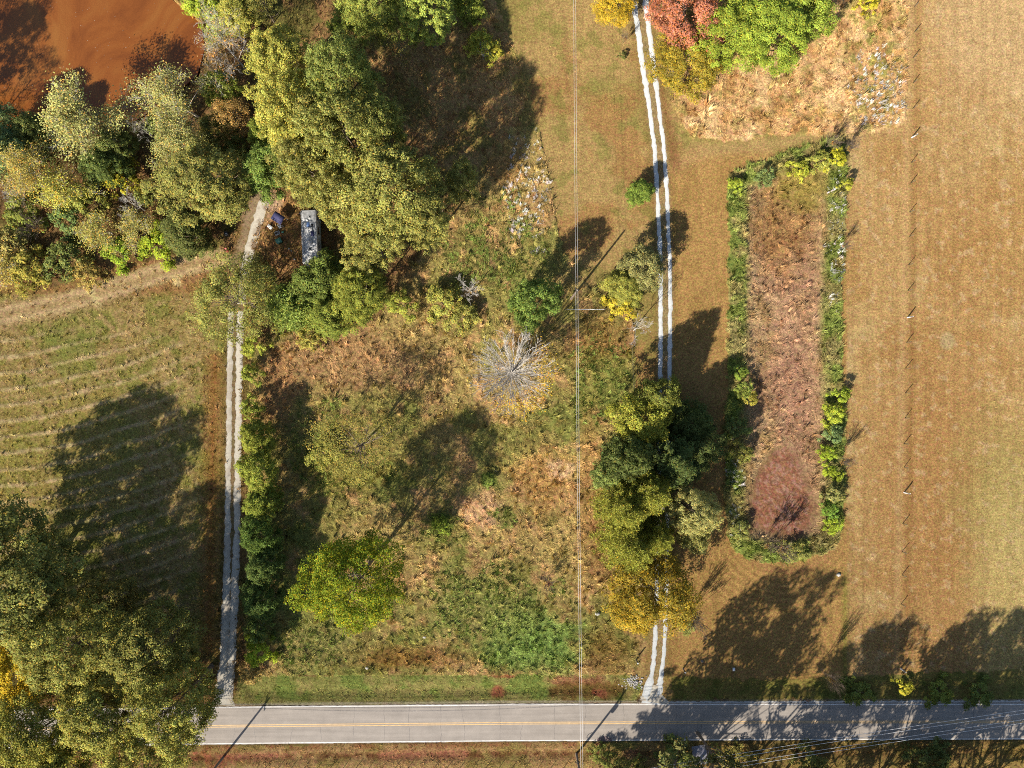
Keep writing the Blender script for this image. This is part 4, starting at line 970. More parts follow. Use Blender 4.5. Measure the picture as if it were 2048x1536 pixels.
 ('goldA', 1232, 6, 42, 8, (.19, .145, .02), 'tree', 'golden tree at the top edge west of the east drive'),
 ('bushB', 1738, 2, 26, 3, (.2, .185, .02), 'shrub', 'yellow shrub at the top edge in the straw meadow'),
 ('bushB', 965, 92, 34, 4, (.15, .16, .03), 'shrub', 'yellow green shrub round the rubble heap near the lawn corner'),
 ('bushC', 992, 110, 18, 2.5, (.19, .18, .03), 'shrub', 'small yellow shrub on the east side of the rubble heap'),
 # --- round the dry basin
 ('bushC', 1672, 322, 22, 3.4, (.17, .175, .02), 'shrub', 'yellow green shrub at the north east corner of the basin'),
 ('bushB', 1640, 322, 28, 2.6, (.13, .14, .035), 'shrub', 'olive shrub on the north rim of the basin'),
 ('bareS', 1690, 300, 20, 3.2, BROWN, 'shrub', 'bare brown shrub at the basin north east tip'),
 ('bareS', 1655, 292, 20, 2.8, BROWN, 'shrub', 'bare dark shrub on the north rim by the mown path'),
 ('bushB', 1598, 338, 24, 2.2, (.15, .165, .025), 'shrub', 'yellow green shrub in the north end of the basin'),
 ('bushC', 1530, 352, 22, 2.4, (.085, .115, .045), 'shrub', 'bluish green shrub in the north west end of the basin'),
 ('bushC', 1472, 372, 18, 2.0, (.13, .165, .025), 'shrub', 'light green shrub at the north west corner of the basin'),
 ('bushC', 1690, 372, 14, 2.4, (.15, .16, .025), 'shrub', 'yellow green shrub on the east rim below the corner'),
 ('bareS', 1684, 495, 12, 2.2, BROWN, 'shrub', 'small bare shrub on the east rim casting a forked shadow'),
 ('bushC', 1678, 792, 20, 2.8, (.125, .165, .024), 'shrub', 'bright green shrub, northernmost of the row on the east rim'),
 ('bushA', 1666, 828, 26, 3.2, (.14, .17, .024), 'shrub', 'yellow green shrub, second of the row on the east rim'),
 ('bushC', 1664, 872, 22, 2.8, (.07, .105, .045), 'shrub', 'bluish green shrub, between the yellow green ones on the east rim'),
 ('bushC', 1655, 905, 19, 2.4, (.12, .165, .02), 'shrub', 'vivid green shrub below the bluish one on the east rim'),
 ('bushC', 1652, 938, 16, 2.2, (.13, .17, .02), 'shrub', 'small vivid green shrub opposite the red basin floor'),
 ('bushC', 1675, 950, 13, 2.0, (.13, .165, .022), 'shrub', 'small green shrub on the outer edge of the east rim'),
 ('bareS', 1680, 920, 20, 3.0, BROWN, 'shrub', 'bare twiggy shrub on the east rim beside the vivid green one'),
 ('bushA', 1666, 988, 22, 3.0, (.11, .115, .045), 'shrub', 'grey olive shrub on the east rim above the southernmost green one'),
 ('bushC', 1660, 1020, 20, 2.6, (.07, .12, .024), 'shrub', 'dark green shrub with long shadow on the south east rim'),
 ('bushC', 1666, 1048, 20, 2.0, (.13, .175, .022), 'shrub', 'bright green shrub, southernmost of the row on the east rim'),
 ('bareS', 1552, 1092, 34, 3.4, BROWN, 'shrub', 'grey bare shrub throwing long shadows across the red basin floor'),
 ('bareS', 1535, 1088, 22, 3.0, BROWN, 'shrub', 'dark bare shrub at the west end of the red basin floor'),
 ('bushB', 1480, 1062, 24, 2.0, (.11, .12, .04), 'shrub', 'olive spiky shrub at the south west corner of the basin'),
 ('bushB', 1590, 1105, 26, 1.6, (.12, .125, .04), 'shrub', 'olive low shrub on the south rim of the basin'),
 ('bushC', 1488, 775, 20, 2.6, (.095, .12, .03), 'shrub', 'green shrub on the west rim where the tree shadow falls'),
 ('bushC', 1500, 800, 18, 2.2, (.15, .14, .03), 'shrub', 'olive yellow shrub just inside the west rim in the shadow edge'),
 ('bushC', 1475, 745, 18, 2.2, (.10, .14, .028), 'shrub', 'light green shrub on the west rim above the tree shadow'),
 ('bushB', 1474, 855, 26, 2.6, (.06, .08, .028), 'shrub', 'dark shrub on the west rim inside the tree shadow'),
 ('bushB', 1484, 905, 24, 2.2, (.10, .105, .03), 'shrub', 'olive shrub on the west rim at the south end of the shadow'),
 # --- roadside east
 ('bushC', 1806, 1376, 19, 2.2, (.22, .21, .03), 'shrub', 'sunlit yellow shrub on the north verge of the shaded road'),
 ('bareS', 1648, 1345, 20, 5.0, (.12, .09, .04), 'shrub', 'bare brown shrub with a fan shaped shadow on the lawn above the road'),
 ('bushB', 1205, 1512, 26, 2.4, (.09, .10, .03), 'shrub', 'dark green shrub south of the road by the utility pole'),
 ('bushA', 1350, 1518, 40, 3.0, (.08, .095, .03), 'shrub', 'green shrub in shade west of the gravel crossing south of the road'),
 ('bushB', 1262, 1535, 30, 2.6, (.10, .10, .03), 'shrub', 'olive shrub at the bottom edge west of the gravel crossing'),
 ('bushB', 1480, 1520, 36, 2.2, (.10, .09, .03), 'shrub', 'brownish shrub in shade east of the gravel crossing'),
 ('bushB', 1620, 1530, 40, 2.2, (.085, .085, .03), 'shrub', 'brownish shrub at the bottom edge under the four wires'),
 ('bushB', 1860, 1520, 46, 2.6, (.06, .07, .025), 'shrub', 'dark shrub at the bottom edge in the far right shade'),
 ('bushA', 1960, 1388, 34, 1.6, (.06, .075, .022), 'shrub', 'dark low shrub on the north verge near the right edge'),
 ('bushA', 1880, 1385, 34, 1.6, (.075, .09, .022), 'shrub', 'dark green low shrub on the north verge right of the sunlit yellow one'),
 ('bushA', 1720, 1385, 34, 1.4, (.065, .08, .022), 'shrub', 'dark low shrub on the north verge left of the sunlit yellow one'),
):
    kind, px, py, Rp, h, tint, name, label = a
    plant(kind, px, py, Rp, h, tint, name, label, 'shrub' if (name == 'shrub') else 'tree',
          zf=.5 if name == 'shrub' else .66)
# trees beyond the bottom and left edges whose shadows reach into view (centre of the crown's shadow, crown radius, height)
for k, (sx, sy, Rm, h, kind) in enumerate((
    (1500, 1300, 8.8, 26, 'dappleA'), (1555, 1260, 5.5, 26, 'dappleA'), (1400, 1395, 7.5, 25, 'dappleB'), (1490, 1405, 8.0, 26, 'dappleA'), (1330, 1490, 7.0, 24, 'dappleB'), (1590, 1420, 8.0, 25, 'dappleA'),
    (1690, 1380, 6.0, 24, 'dappleB'), (1740, 1370, 6.0, 24, 'dappleA'), (1700, 1450, 6.5, 23, 'dappleA'), (1830, 1385, 6.5, 24, 'dappleA'), (1830, 1460, 7.5, 24, 'dappleB'), (1900, 1360, 6.5, 25, 'dappleA'), (1990, 1345, 6.0, 26, 'dappleB'),
    (2040, 1340, 6.5, 26, 'dappleA'), (1940, 1430, 8.0, 24, 'dappleA'), (2030, 1440, 8.0, 25, 'dappleB'), (1260, 1545, 6.0, 22, 'dappleA'), (2110, 1400, 8, 26, 'dappleA'))):
    zc = h * .64; L = zc / math.tan(SUN_EL)
    X = (sx - 1024) / PPM - SUN_DX * L; Y = (768 - sy) / PPM - SUN_DY * L
    R0, H0, crown, trunk = PROTO[kind]
    t = thing('oak_tree', 'tall tree south of the road beyond the bottom edge that shades the road', 'tree', (X, Y, 0), k * 1.7, 'trees south of the shaded road')
    for nm, me in (('trunk', trunk), ('crown', crown)):
        o = obj(nm, me, t); o.scale = (Rm / R0, Rm / R0, h / H0)
        if nm == 'crown': o.color = (*OLIVE, 1)
for k, (sx, sy, Rm, h, kind) in enumerate(((15, 40, 5.0, 19, 'thinA'), (-5, 110, 5, 18, 'oakC'), (30, 190, 5, 16, 'thinA'), (45, 10, 4, 18, 'thinA'), (80, 230, 4, 14, 'thinB'))):
    zc = h * .64; L = zc / math.tan(SUN_EL)
    X = (sx - 1024) / PPM - SUN_DX * L; Y = (768 - sy) / PPM - SUN_DY * L
    R0, H0, crown, trunk = PROTO[kind]
    t = thing('oak_tree', 'tall tree west of the pond beyond the left edge that shades the water', 'tree', (X, Y, 0), k * 1.1, 'trees west of the pond')
    for nm, me in (('trunk', trunk), ('crown', crown)):
        o = obj(nm, me, t); o.scale = (Rm / R0, Rm / R0, h / H0)
        if nm == 'crown': o.color = (*OLIVE, 1)

# ------------------------------------------------------------------ grass: real blades in tufts, one object per kind of cover
def tufts(name, mask, per_m2, h, lean, nb, wd, seed, var=.32, clump=.35, tint=None, box=None, gain=2.0):
    rs = np.random.RandomState(seed)
    x0, x1, y0, y1 = box or (-30, 2080, -30, 1570)
    n = int(per_m2 * (x1 - x0) * (y1 - y0) / PPM ** 2)
    px = rs.uniform(x0, x1, n); py = rs.uniform(y0, y1, n)
    i, j = cell(px, py); p = mask[i, j].astype(float)
    cl = fbm(px, py, 9, seed + 7, 3)
    k = rs.rand(n) < p * np.clip(1 + (cl - .5) * 6 * clump, 0, 2)
    px, py, cl = px[k], py[k], cl[k]; n = len(px); i, j = cell(px, py)
    z = zat(px, py); x = (px - 1024) / PPM; y = (768 - py) / PPM
    base = (A[i, j] if tint is None else np.tile(tint, (n, 1))) * gain
    hue = fbm(px, py, 22, seed + 3, 3)[:, None] - .5
    c = base * (1 + var * rs.randn(n, 1) * .55 + .5 * hue) * (1 + rs.randn(n, 3) * .045)
    hh = h * rs.uniform(.5, 1.3, n) * np.clip(.6 + 1.0 * cl, .5, 1.5)
    wdir = (fbm(px, py, 70, seed + 9, 2) * 5 + .2) * 2 * math.pi * .5
    V = np.zeros((n, nb, 3, 3)); CC = np.zeros((n, nb, 3, 3))
    for b in range(nb):
        th = rs.uniform(0, 2 * math.pi, n); th = np.where(rs.rand(n) < .72, wdir + rs.randn(n) * .45, th)
        ln = rs.uniform(.35, 1.0, n) * lean
        dx, dy = np.cos(th), np.sin(th); hb = hh * rs.uniform(.55, 1.1, n); r = hb * ln
        w_ = wd * rs.uniform(.6, 1.4, n) * (.5 + .8 * hh / h)
        ox, oy = rs.randn(n) * .10, rs.randn(n) * .10
        V[:, b, 0] = np.stack([x + ox - dy * w_ * .5, y + oy + dx * w_ * .5, z - .06], 1)
        V[:, b, 1] = np.stack([x + ox + dy * w_ * .5, y + oy - dx * w_ * .5, z - .06], 1)
        V[:, b, 2] = np.stack([x + ox + dx * r, y + oy + dy * r, z + hb], 1)
        cb = c * (1 + .10 * rs.randn(n, 1)); CC[:, b] = cb[:, None, :]
    V = V.reshape(-1, 3); F = np.arange(len(V)).reshape(-1, 3)
    o = obj(name, mesh_np(name, V, F, M['grass'], np.clip(CC.reshape(-1, 3), .004, .8)))
    tag(o, kind='stuff'); return o
clear = (np.minimum(dE, dW_) > 14) & ~((PY > yt - 3) & (PY < yb + 3)) & ~m_pond
woods = clear & ~(m_lawn | m_hay | m_mead | m_ne | m_basin | m_vn | m_vs)
inner = m_basin & ~inpoly(PX, PY, BED)
tufts('meadow_grass', m_mead & clear, 10, .25, 2.0, 8, .045, 301, .36, .5)
tufts('straw_grass', m_ne & ~m_basin, 10, .25, 2.0, 8, .045, 302, .30, .45)
tufts('basin_grass', inner & (rim > 26), 10, .25, 2.0, 8, .045, 303, .34, .45)
tufts('basin_weeds', inner & (rim <= 36), 8, .55, 1.1, 9, .07, 304, .42, .6)
tufts('hay_stubble', m_hay & clear & (dt > 20), 9, .17, 1.5, 6, .05, 305, .36, .5)
tufts('verge_grass', (m_vn | m_vs) & clear, 8, .2, 1.4, 6, .055, 306, .34, .4)
tufts('woodland_undergrowth', woods, 5, .4, 1.0, 6, .08, 307, .40, .6)
tufts('lawn_grass', m_lawn & ~m_ne & ~m_basin & clear, 3.2, .085, 1.6, 4, .07, 308, .34, .3)
gp = np.zeros(PX.shape)
for q in ((1060, 1285, 95, 60), (1200, 760, 55, 90), (690, 940, 90, 45), (1010, 1035, 26, 26), (885, 1050, 34, 34), (1000, 500, 90, 90), (640, 860, 60, 60), (980, 1215, 120, 70), (610, 1290, 70, 40)):
    gp = np.maximum(gp, blob(*q, .5))
tufts('green_weeds', (gp * m_mead * clear) > .4, 4, .5, 1.1, 9, .07, 309, .4, .7, np.array(alb(124, 134, 60)))
fl_ = np.maximum(blob(1760, 190, 60, 70, .6) * m_ne, np.maximum(blob(1672, 470, 16, 130, .5) * m_basin, np.maximum(blob(1060, 380, 40, 110, .6) * m_mead, .5 * blob(1470, 960, 22, 120, .6) * m_basin)))
tufts('white_asters', fl_ > .35, 2.2, .55, .8, 12, .07, 310, .2, .8, np.array(alb(216, 206, 186)))
tufts('tall_weeds', (m_mead | m_ne | inner) * clear, .9, .75, .9, 22, .06, 311, .45, .8)
tufts('hay_clumps', m_hay * clear, 1.1, .34, 1.0, 14, .055, 312, .45, .8)
tufts('drive_grass', ((np.minimum(dE, dW_) < 5.5) | (np.abs(np.minimum(dE, dW_) - 15) < 2)) & ~m_road & (PY < 1380) & (PY > -20) & ((PX > 1200) | (PY > 610)), 8, .10, 1.6, 5, .05, 313)
# floating leaves on the pond
rs = np.random.RandomState(8); n = 170; V = []
lx, ly = rs.uniform(0, 400, n), rs.uniform(0, 260, n)
k = inpoly(lx, ly, POND); lx, ly = lx[k], ly[k]; n = len(lx)
C = np.stack([(lx - 1024) / PPM, (768 - ly) / PPM, np.full(n, -.60)], 1)
V, F = leaf_quads(C, np.tile([0, 0, 1.], (n, 1)) + rs.randn(n, 3) * .05, rs.uniform(.06, .2, n), rs, .7)
tag(obj('floating_leaves', mesh_np('floating_leaves', V, F, M['grass'], np.repeat(np.clip(alb(226, 190, 150) * rs.uniform(.6, 1.2, (n, 1)), 0, .8), 4, 0))), kind='stuff')

# ------------------------------------------------------------------ camper
def ground_z(px, py): i, j = cell(px, py); return float(Z[i, j])
def camper():
    c = W(618.5, 473.5, 3.1); t = thing('camper', 'long white motor home with a stained roof parked at the edge of the grove', 'motor home', (c[0], c[1], ground_z(618, 473) - .02), R_(2.3))
    Lh, Wd, Ht = 9.0, 2.52, 3.05
    b = MB(); b.box(0, 0, 1.72, Wd, Lh, 2.44, bev=.22); b.build('body', M['rv_white'], t)
    r = MB(); r.box(0, 0, Ht - .06, Wd - .10, Lh - .12, .12, bev=.28, taper=.97); r.build('roof', M['rv_roof'], t)
    for s in (-1, 1):
        e = MB(); e.box(s * (Wd / 2 - .06), 0, Ht - .01, .09, Lh - .5, .07); e.build('roof_rail', M['rv_white'], t)
        k = MB(); k.box(s * (Wd / 2 + .012), 0, .62, .03, Lh - .6, .34); k.build('skirt', M['rv_trim'], t)
        k = MB(); k.box(s * (Wd / 2 + .012), -.4, 1.35, .02, Lh - 1.4, .16); k.build('stripe', M['rv_trim'], t)
        for y, l in ((3.3, .9), (1.2, 1.3), (-1.3, 1.1), (-3.2, 1.0)):
            k = MB(); k.box(s * (Wd / 2 + .012), y, 2.05, .03, l, .6); wdw = k.build('window', M['glass_dark'], t)
        for y in (3.0, -2.4):
            w_ = MB(); w_.tube([(s * (Wd / 2 - .30), y, .42), (s * (Wd / 2 - .02), y, .42)], .42, 16); wh = w_.build('wheel', M['rubber'], t)
            h_ = MB(); h_.tube([(s * (Wd / 2 - .03), y, .42), (s * (Wd / 2 + .01), y, .42)], .2, 12); h_.build('hub', M['steel'], wh)
        m_ = MB(); m_.tube([(s * Wd / 2, 4.0, 2.2), (s * (Wd / 2 + .3), 4.1, 2.25)], .025, 6); m_.box(s * (Wd / 2 + .34), 4.1, 2.15, .12, .16, .42, bev=.03); m_.build('mirror', M['navy'], t)
    k = MB(); k.box(0, Lh / 2 + .008, 2.15, Wd - .5, .03, .85); k.build('windscreen', M['glass_dark'], t)
    k = MB(); k.box(0, Lh / 2 + .05, .62, Wd - .1, .16, .26, bev=.04); k.build('bumper', M['steel'], t)
    k = MB(); k.box(0, -Lh / 2 - .05, .62, Wd - .1, .16, .26, bev=.04); k.build('bumper', M['steel'], t)
    k = MB(); k.box(Wd / 2 + .01, .1, 1.5, .03, .75, 1.85); d = k.build('door', M['rv_white'], t)
    k = MB(); k.box(Wd / 2 + .04, -.15, 1.45, .04, .06, .12); k.build('handle', M['steel'], d)
    for x, y, sx, sy, h in ((.18, 1.25, .95, .75, .26), (.12, -.85, .8, .72, .30)):
        k = MB(); k.box(x, y, Ht + h / 2, sx, sy, h, bev=.12, taper=.86); a_ = k.build('air_conditioner', M['rv_white'], t)
        k = MB()
        for q in range(4): k.box(x, y - .2 + q * .13, Ht + h + .006, sx * .6, .045, .012)
        k.build('grille', M['dark_stone'], a_)
    for x, y, s_, mt in ((.55, 1.85, .40, 'black_plastic'), (.2, 3.2, .46, 'grey_plastic'), (-.2, 2.75, .40, 'white_plastic'), (.05, -2.05, .62, 'grey_plastic'), (-.35, -3.2, .42, 'white_plastic')):
        k = MB(); k.box(x, y, Ht + .05, s_, s_, .10, bev=.05, taper=.9); v_ = k.build('roof_vent', M[mt], t)
        k = MB(); k.box(x, y, Ht + .115, s_ * .6, s_ * .6, .03); k.build('vent_lid', M['glass_dark' if mt == 'grey_plastic' else mt], v_)
    k = MB(); k.box(-.1, 1.95, Ht + .03, .48, .9, .06, bev=.04); k.build('skylight', M['blue_tarp'], t)
    k = MB(); k.box(.55, .55, Ht + .025, .5, .9, .05); k.build('solar_panel', M['navy'], t)
    k = MB(); k.tube([(-.95, 2.6, Ht + .05), (-.95, -2.6, Ht + .05)], .035, 6); k.build('awning_tube', M['grey_plastic'], t)
    k = MB()
    for s in (-.18, .18): k.tube([(.75 + s, -Lh / 2 - .06, .7), (.75 + s, -Lh / 2 - .06, Ht + .1), (.75 + s, -Lh / 2 + .5, Ht + .1)], .02, 6)
    for q in range(7): k.tube([(.57, -Lh / 2 - .06, .8 + q * .34), (.93, -Lh / 2 - .06, .8 + q * .34)], .015, 5)
    k.build('ladder', M['steel'], t)
camper()

def at(px, py): c = W(px, py); return (c[0], c[1], ground_z(px, py))
# dark canvas shelter beside the camper
t = thing('tent', 'navy canvas pop-up shelter standing beside the gravel turnaround', 'tent', at(563, 441), R_(-33))
b = MB(); b.add([(-.95, -.7, 1.75), (.95, -.7, 1.75), (.95, .7, 1.9), (-.95, .7, 1.9), (-.6, 0, 2.25), (.6, 0, 2.3), (-.95, -.75, 1.55), (.95, -.75, 1.55), (.95, .75, 1.7), (-.95, .75, 1.7)],
    [[0, 1, 5, 4], [1, 2, 5], [2, 3, 4, 5], [3, 0, 4], [0, 6, 7, 1], [1, 7, 8, 2], [2, 8, 9, 3], [3, 9, 6, 0]]); b.build('canopy', M['navy'], t)
for sx in (-.9, .9):
    for sy in (-.68, .68):
        b = MB(); b.tube([(sx, sy, -.05), (sx, sy, 1.75)], .03, 6); b.build('leg', M['steel'], t)
b = MB(); b.tube([(-.9, -.72, .9), (.9, -.72, 1.0)], .03, 6); b.build('crossbar', M['steel'], t)
# folding chair
def chair(px, py, rz, label, seat):
    t = thing('folding_chair', label, 'chair', at(px, py), rz)
    b = MB(); b.box(0, 0, .43, .48, .46, .05, bev=.04); b.build('seat', M[seat], t)
    b = MB(); b.box(0, .24, .78, .48, .05, .42, bev=.02); b.build('backrest', M[seat], t)
    for sx in (-.22, .22):
        for sy in (-.2, .2):
            b = MB(); b.tube([(sx, sy * 1.25, -.03), (sx, sy, .43)], .018, 6); b.build('leg', M['steel'], t)
        b = MB(); b.tube([(sx, -.2, .62), (sx, .25, .62)], .02, 6); b.build('armrest', M['steel'], t)
chair(562, 455, R_(20), 'white and grey folding chair in front of the navy shelter', 'white_plastic')
def cooler(px, py, rz, label, m, s=(.85, .5, .45), lid=True, name='cooler', cat='cooler'):
    t = thing(name, label, cat, at(px, py), rz)
    b = MB(); b.box(0, 0, s[2] / 2, *s, bev=.05); b.build('body', M[m], t)
    if lid:
        b = MB(); b.box(0, 0, s[2] + .03, s[0] + .04, s[1] + .04, .06, bev=.05); b.build('lid', M['white_plastic' if m != 'green_plastic' else m], t)
        b = MB(); b.tube([(-s[0] / 2 - .02, -.15, s[2] * .7), (-s[0] / 2 - .08, 0, s[2] * .7), (-s[0] / 2 - .02, .15, s[2] * .7)], .015, 5); b.build('handle', M['grey_plastic'], t)
cooler(542, 455, R_(-40), 'pale oblong cool box west of the folding chair', 'white_plastic')
# open white tub
t = thing('plastic_tub', 'open white plastic tub south of the folding chair', 'tub', at(556, 467), R_(20))
for x, y, sx, sy in ((0, .26, .80, .05), (0, -.26, .80, .05), (.375, 0, .05, .47), (-.375, 0, .05, .47)):
    b = MB(); b.box(x, y, .21, sx, sy, .40); b.build('side', M['white_plastic'], t)
b = MB(); b.box(0, 0, .03, .69, .46, .04); b.build('base', M['grey_plastic'], t)
cooler(560, 483, R_(25), 'dark green storage bin between the tub and the trees', 'green_plastic', (.95, .8, .7), True, 'storage_bin', 'bin')
cooler(567, 465, R_(10), 'small teal bucket shaped box east of the white tub', 'green_plastic', (.3, .3, .28), True, 'small_box', 'box')
for px, py, s, lb in ((579, 498, .16, 'pale scrap of litter west of the camper, larger one'), (583, 502, .12, 'pale scrap of litter west of the camper, smaller one'), (590, 519, .17, 'white round jug lying at the south west corner of the camper')):
    t = thing('litter', lb, 'litter', at(px, py), px)
    b = MB(); b.box(0, 0, s * .8, s * 2, s * 1.5, s * 1.6, bev=s * .4, taper=.7); b.build('jug', M['white_plastic'], t)
    b = MB(); b.tube([(0, 0, s * 1.55), (0, 0, s * 1.9)], s * .25, 6); b.build('cap', M['grey_plastic'], t)
# wheeled bin and barrel by the clearing
t = thing('wheeled_bin', 'black wheeled rubbish bin on the grass west of the turnaround', 'bin', at(457, 470), R_(25))
b = MB(); b.box(0, 0, .55, .52, .55, .95, bev=.05, taper=1.12); b.build('body', M['black_plastic'], t)
b = MB(); b.box(0, 0, 1.06, .64, .68, .07, bev=.06); b.build('lid', M['black_plastic'], t)
b = MB(); b.tube([(-.28, .40, 1.0), (.28, .40, 1.0)], .025, 6); b.build('handle', M['black_plastic'], t)
for s in (-.27, .27):
    b = MB(); b.tube([(s - .03, .28, .12), (s + .03, .28, .12)], .13, 12); b.build('wheel', M['rubber'], t)
b = MB(); b.box(.05, -.05, 1.12, .22, .16, .06, bev=.03); b.build('bag', M['white_plastic'], t)
t = thing('barrel', 'faded red barrel on the grass below the black bin', 'barrel', at(455.5, 501), 0)
b = MB(); b.tube([(0, 0, -.02), (0, 0, .02), (0, 0, .45), (0, 0, .86), (0, 0, .9)], [.27, .29, .32, .29, .27], 16); b.build('body', M['red_plastic'], t)
for z in (.22, .66):
    b = MB(); b.tube([(0, 0, z - .02), (0, 0, z + .02)], .325, 16); b.build('hoop', M['red_plastic'], t)
b = MB(); b.tube([(.1, .08, .89), (.1, .08, .93)], .05, 8); b.build('bung', M['white_plastic'], t)

# ------------------------------------------------------------------ fence between lawn and mown field
f = thing('wire_fence', 'long wire fence with steel and four wooden posts between lawn and mown field', 'fence', (0, 0, 0))
tp = [(1830, -36), (1828, 14), (1828, 65), (1826, 116), (1826, 166), (1825.5, 217), (1822, 325), (1821, 366), (1819, 424), (1818.5, 473), (1816.5, 530), (1815.5, 581.5), (1813, 685), (1811, 736.5), (1811, 785.5), (1810, 835.5), (1808, 887), (1808, 934), (1805, 1047), (1804, 1103), (1803.5, 1150), (1802, 1208), (1801.5, 1253), (1800.5, 1296)]
wp = [(1823.5, 275), (1815, 635), (1808, 985), (1801, 1337)]
b = MB(); b.box(0, 0, .70, .07, .07, 1.56); b.box(.045, 0, .70, .03, .10, 1.5); b.box(0, 0, -.02, .14, .02, .18)
pm = b.build('steel_post', M['rust_steel'], f)
bw = MB(); bw.tube([(0, 0, -.1), (.01, 0, .9), (0, .01, 1.72)], [.115, .11, .10], 10); wm = bw.build('wooden_post', M['old_wood'], f)
for l, src in ((tp, pm), (wp, wm)):
    for k, (px, py) in enumerate(l):
        o = src if k == 0 else src.copy()
        if k: COL.objects.link(o)
        o.parent = f; x, y, z = at(px, py); o.location = (x, y, z); o.rotation_euler = (random.Random(k).uniform(-.03, .03), random.Random(k + 50).uniform(-.03, .03), k * .7)
allp = sorted(tp + wp, key=lambda q: q[1])
for h in (.35, .7, 1.0, 1.3):
    pts = []
    for px, py in allp: x, y, z = at(px, py); pts.append((x + .05, y, z + h))
    b = MB(); b.tube(pts, .003, 4); b.build('wire', M['rust_steel'], f)
# low fence along the bottom edge, south of the road
f = thing('wire_fence', 'low fence of short dark posts along the bank at the bottom edge', 'fence', (0, 0, 0))
b = MB(); b.tube([(0, 0, -.1), (0, 0, 1.05)], .045, 7); src = b.build('post', M['dark_wood'], f); pts = []
for k, px in enumerate(np.arange(530, 1140, 26)):
    o = src if k == 0 else src.copy()
    if k: COL.objects.link(o)
    o.parent = f; x, y, z = at(px, 1537 - (px - 530) * .004); o.location = (x, y, z); pts.append((x, y + .05, z))
for h in (.5, .95):
    b = MB(); b.tube([(p[0], p[1], p[2] + h) for p in pts], .008, 4); b.build('wire', M['wire'], f)
# old meadow fence: pale rail by the power pole and stakes along the meadow's east side
t = thing('rail_gate', 'long pale pipe gate lying across the gap below the power line', 'gate', at(1170, 620), 0)
for z in (.35, .7, 1.1):
    b = MB(); b.tube([(-3.1, 0, z), (3.1, 0, z)], .016, 6); b.build('rail', M['steel'], t)
for x in (-3.1, -1.0, 1.0, 3.1):
    b = MB(); b.tube([(x, 0, .3), (x, 0, 1.12)], .03, 6); b.build('upright', M['steel'], t)
for x in (-3.3, 3.3):
    b = MB(); b.tube([(x, 0, -.1), (x, 0, 1.4)], .08, 8); b.build('gate_post', M['dark_wood'], t)
f = thing('wire_fence', 'old rusty fence between the overgrown meadow and the east drive', 'fence', (0, 0, 0))
b = MB(); b.tube([(0, 0, -.1), (0, 0, 1.25)], .05, 7); src = b.build('post', M['dark_wood'], f); pts = []
for k, (px, py) in enumerate([(1262, 690), (1264, 730), (1266, 770), (1268, 810)] ):
    o = src if k == 0 else src.copy()
    if k: COL.objects.link(o)
    o.parent = f; x, y, z = at(px, py); o.location = (x, y, z); pts.append((x, y, z))
for h in (.4, .8, 1.15):
    b = MB(); b.tube([(p[0], p[1], p[2] + h) for p in pts], .01, 4); b.build('wire', M['rust_steel'], f)
# posts at the mouth of the east drive
for px, py, lb in ((1272, 1318, 'dark wooden post on the west side of the east drive mouth'), (1366, 1337, 'dark wooden post on the east side of the east drive mouth')):
    t = thing('drive_post', lb, 'post', at(px, py))
    b = MB(); b.tube([(0, 0, -.1), (0, 0, 1.75)], [.13, .12], 10); b.build('shaft', M['dark_wood'], t)
    b = MB(); b.tube([(0, 0, 1.75), (0, 0, 1.80)], [.14, .09], 10); b.build('cap', M['steel'], t)

# ------------------------------------------------------------------ power poles and wires
def utility_pole(x, y, z, h, label, arm_rz, trans=False, coil=False, arm=True):
    t = thing('utility_pole', label, 'utility pole', (x, y, z))
    b = MB(); b.tube([(0, 0, -.3), (.02, 0, h * .5), (0, 0, h)], [.21, .18, .145], 10); b.build('pole', M['pole_wood'], t)
    ca, sa = math.cos(arm_rz), math.sin(arm_rz)
    if arm: b = MB(); b.box(0, 0, h - .7, 2.3, .10, .12, rz=arm_rz); b.build('crossarm', M['pole_wood'], t)
    for s in ((-1.05, -.5, .5, 1.05) if arm else ()):
        b = MB(); b.tube([(s * ca, s * sa, h - .64), (s * ca, s * sa, h - .55), (s * ca, s * sa, h - .42)], [.03, .07, .05], 8); b.build('insulator', M['porcelain'], t)
    b = MB(); b.tube([(0, 0, h), (0, 0, h + .22)], [.05, .04], 8); b.build('top_insulator', M['porcelain'], t)
    if trans:
        b = MB(); b.tube([(.42, .05, h - 3.1), (.42, .05, h - 3.05), (.42, .05, h - 2.1), (.42, .05, h - 2.0)], [.22, .27, .27, .2], 14); tr = b.build('transformer', M['steel'], t)
        for s in (-.1, .1):
            b = MB(); b.tube([(.42 + s, .05, h - 2.0), (.42 + s, .05, h - 1.75)], [.05, .03], 6); b.build('bushing', M['porcelain'], tr)
    if coil:
        ring = [(.34 * math.cos(q) - .1, .05 + .2, 3.1 + .42 * math.sin(q)) for q in np.linspace(0, 2 * math.pi, 22)]
        b = MB(); b.tube(ring, .045, 6, False); b.build('cable_coil', M['rubber'], t)
    return (x, y, z + h)
pA = W(445, 1516); pB = W(1153, 1509); pN = W(1142, 598)
pE = W(2286, 1336); pW_ = (-165.0, -58.0, 0); pT = (9.6, 92.0, 0)
tA = utility_pole(pA[0], pA[1], ground_z(445, 1516), 9.8, 'wooden utility pole at the bottom edge on the left, its shadow crossing the road', R_(85))
tB = utility_pole(pB[0], pB[1], ground_z(1153, 1509), 10.2, 'wooden utility pole with a cable coil at the bottom edge in the middle', R_(80), True, True)
tN = utility_pole(pN[0], pN[1], ground_z(1142, 598), 10.8, 'wooden utility pole by the rail gate in the meadow corner', R_(5), arm=False)
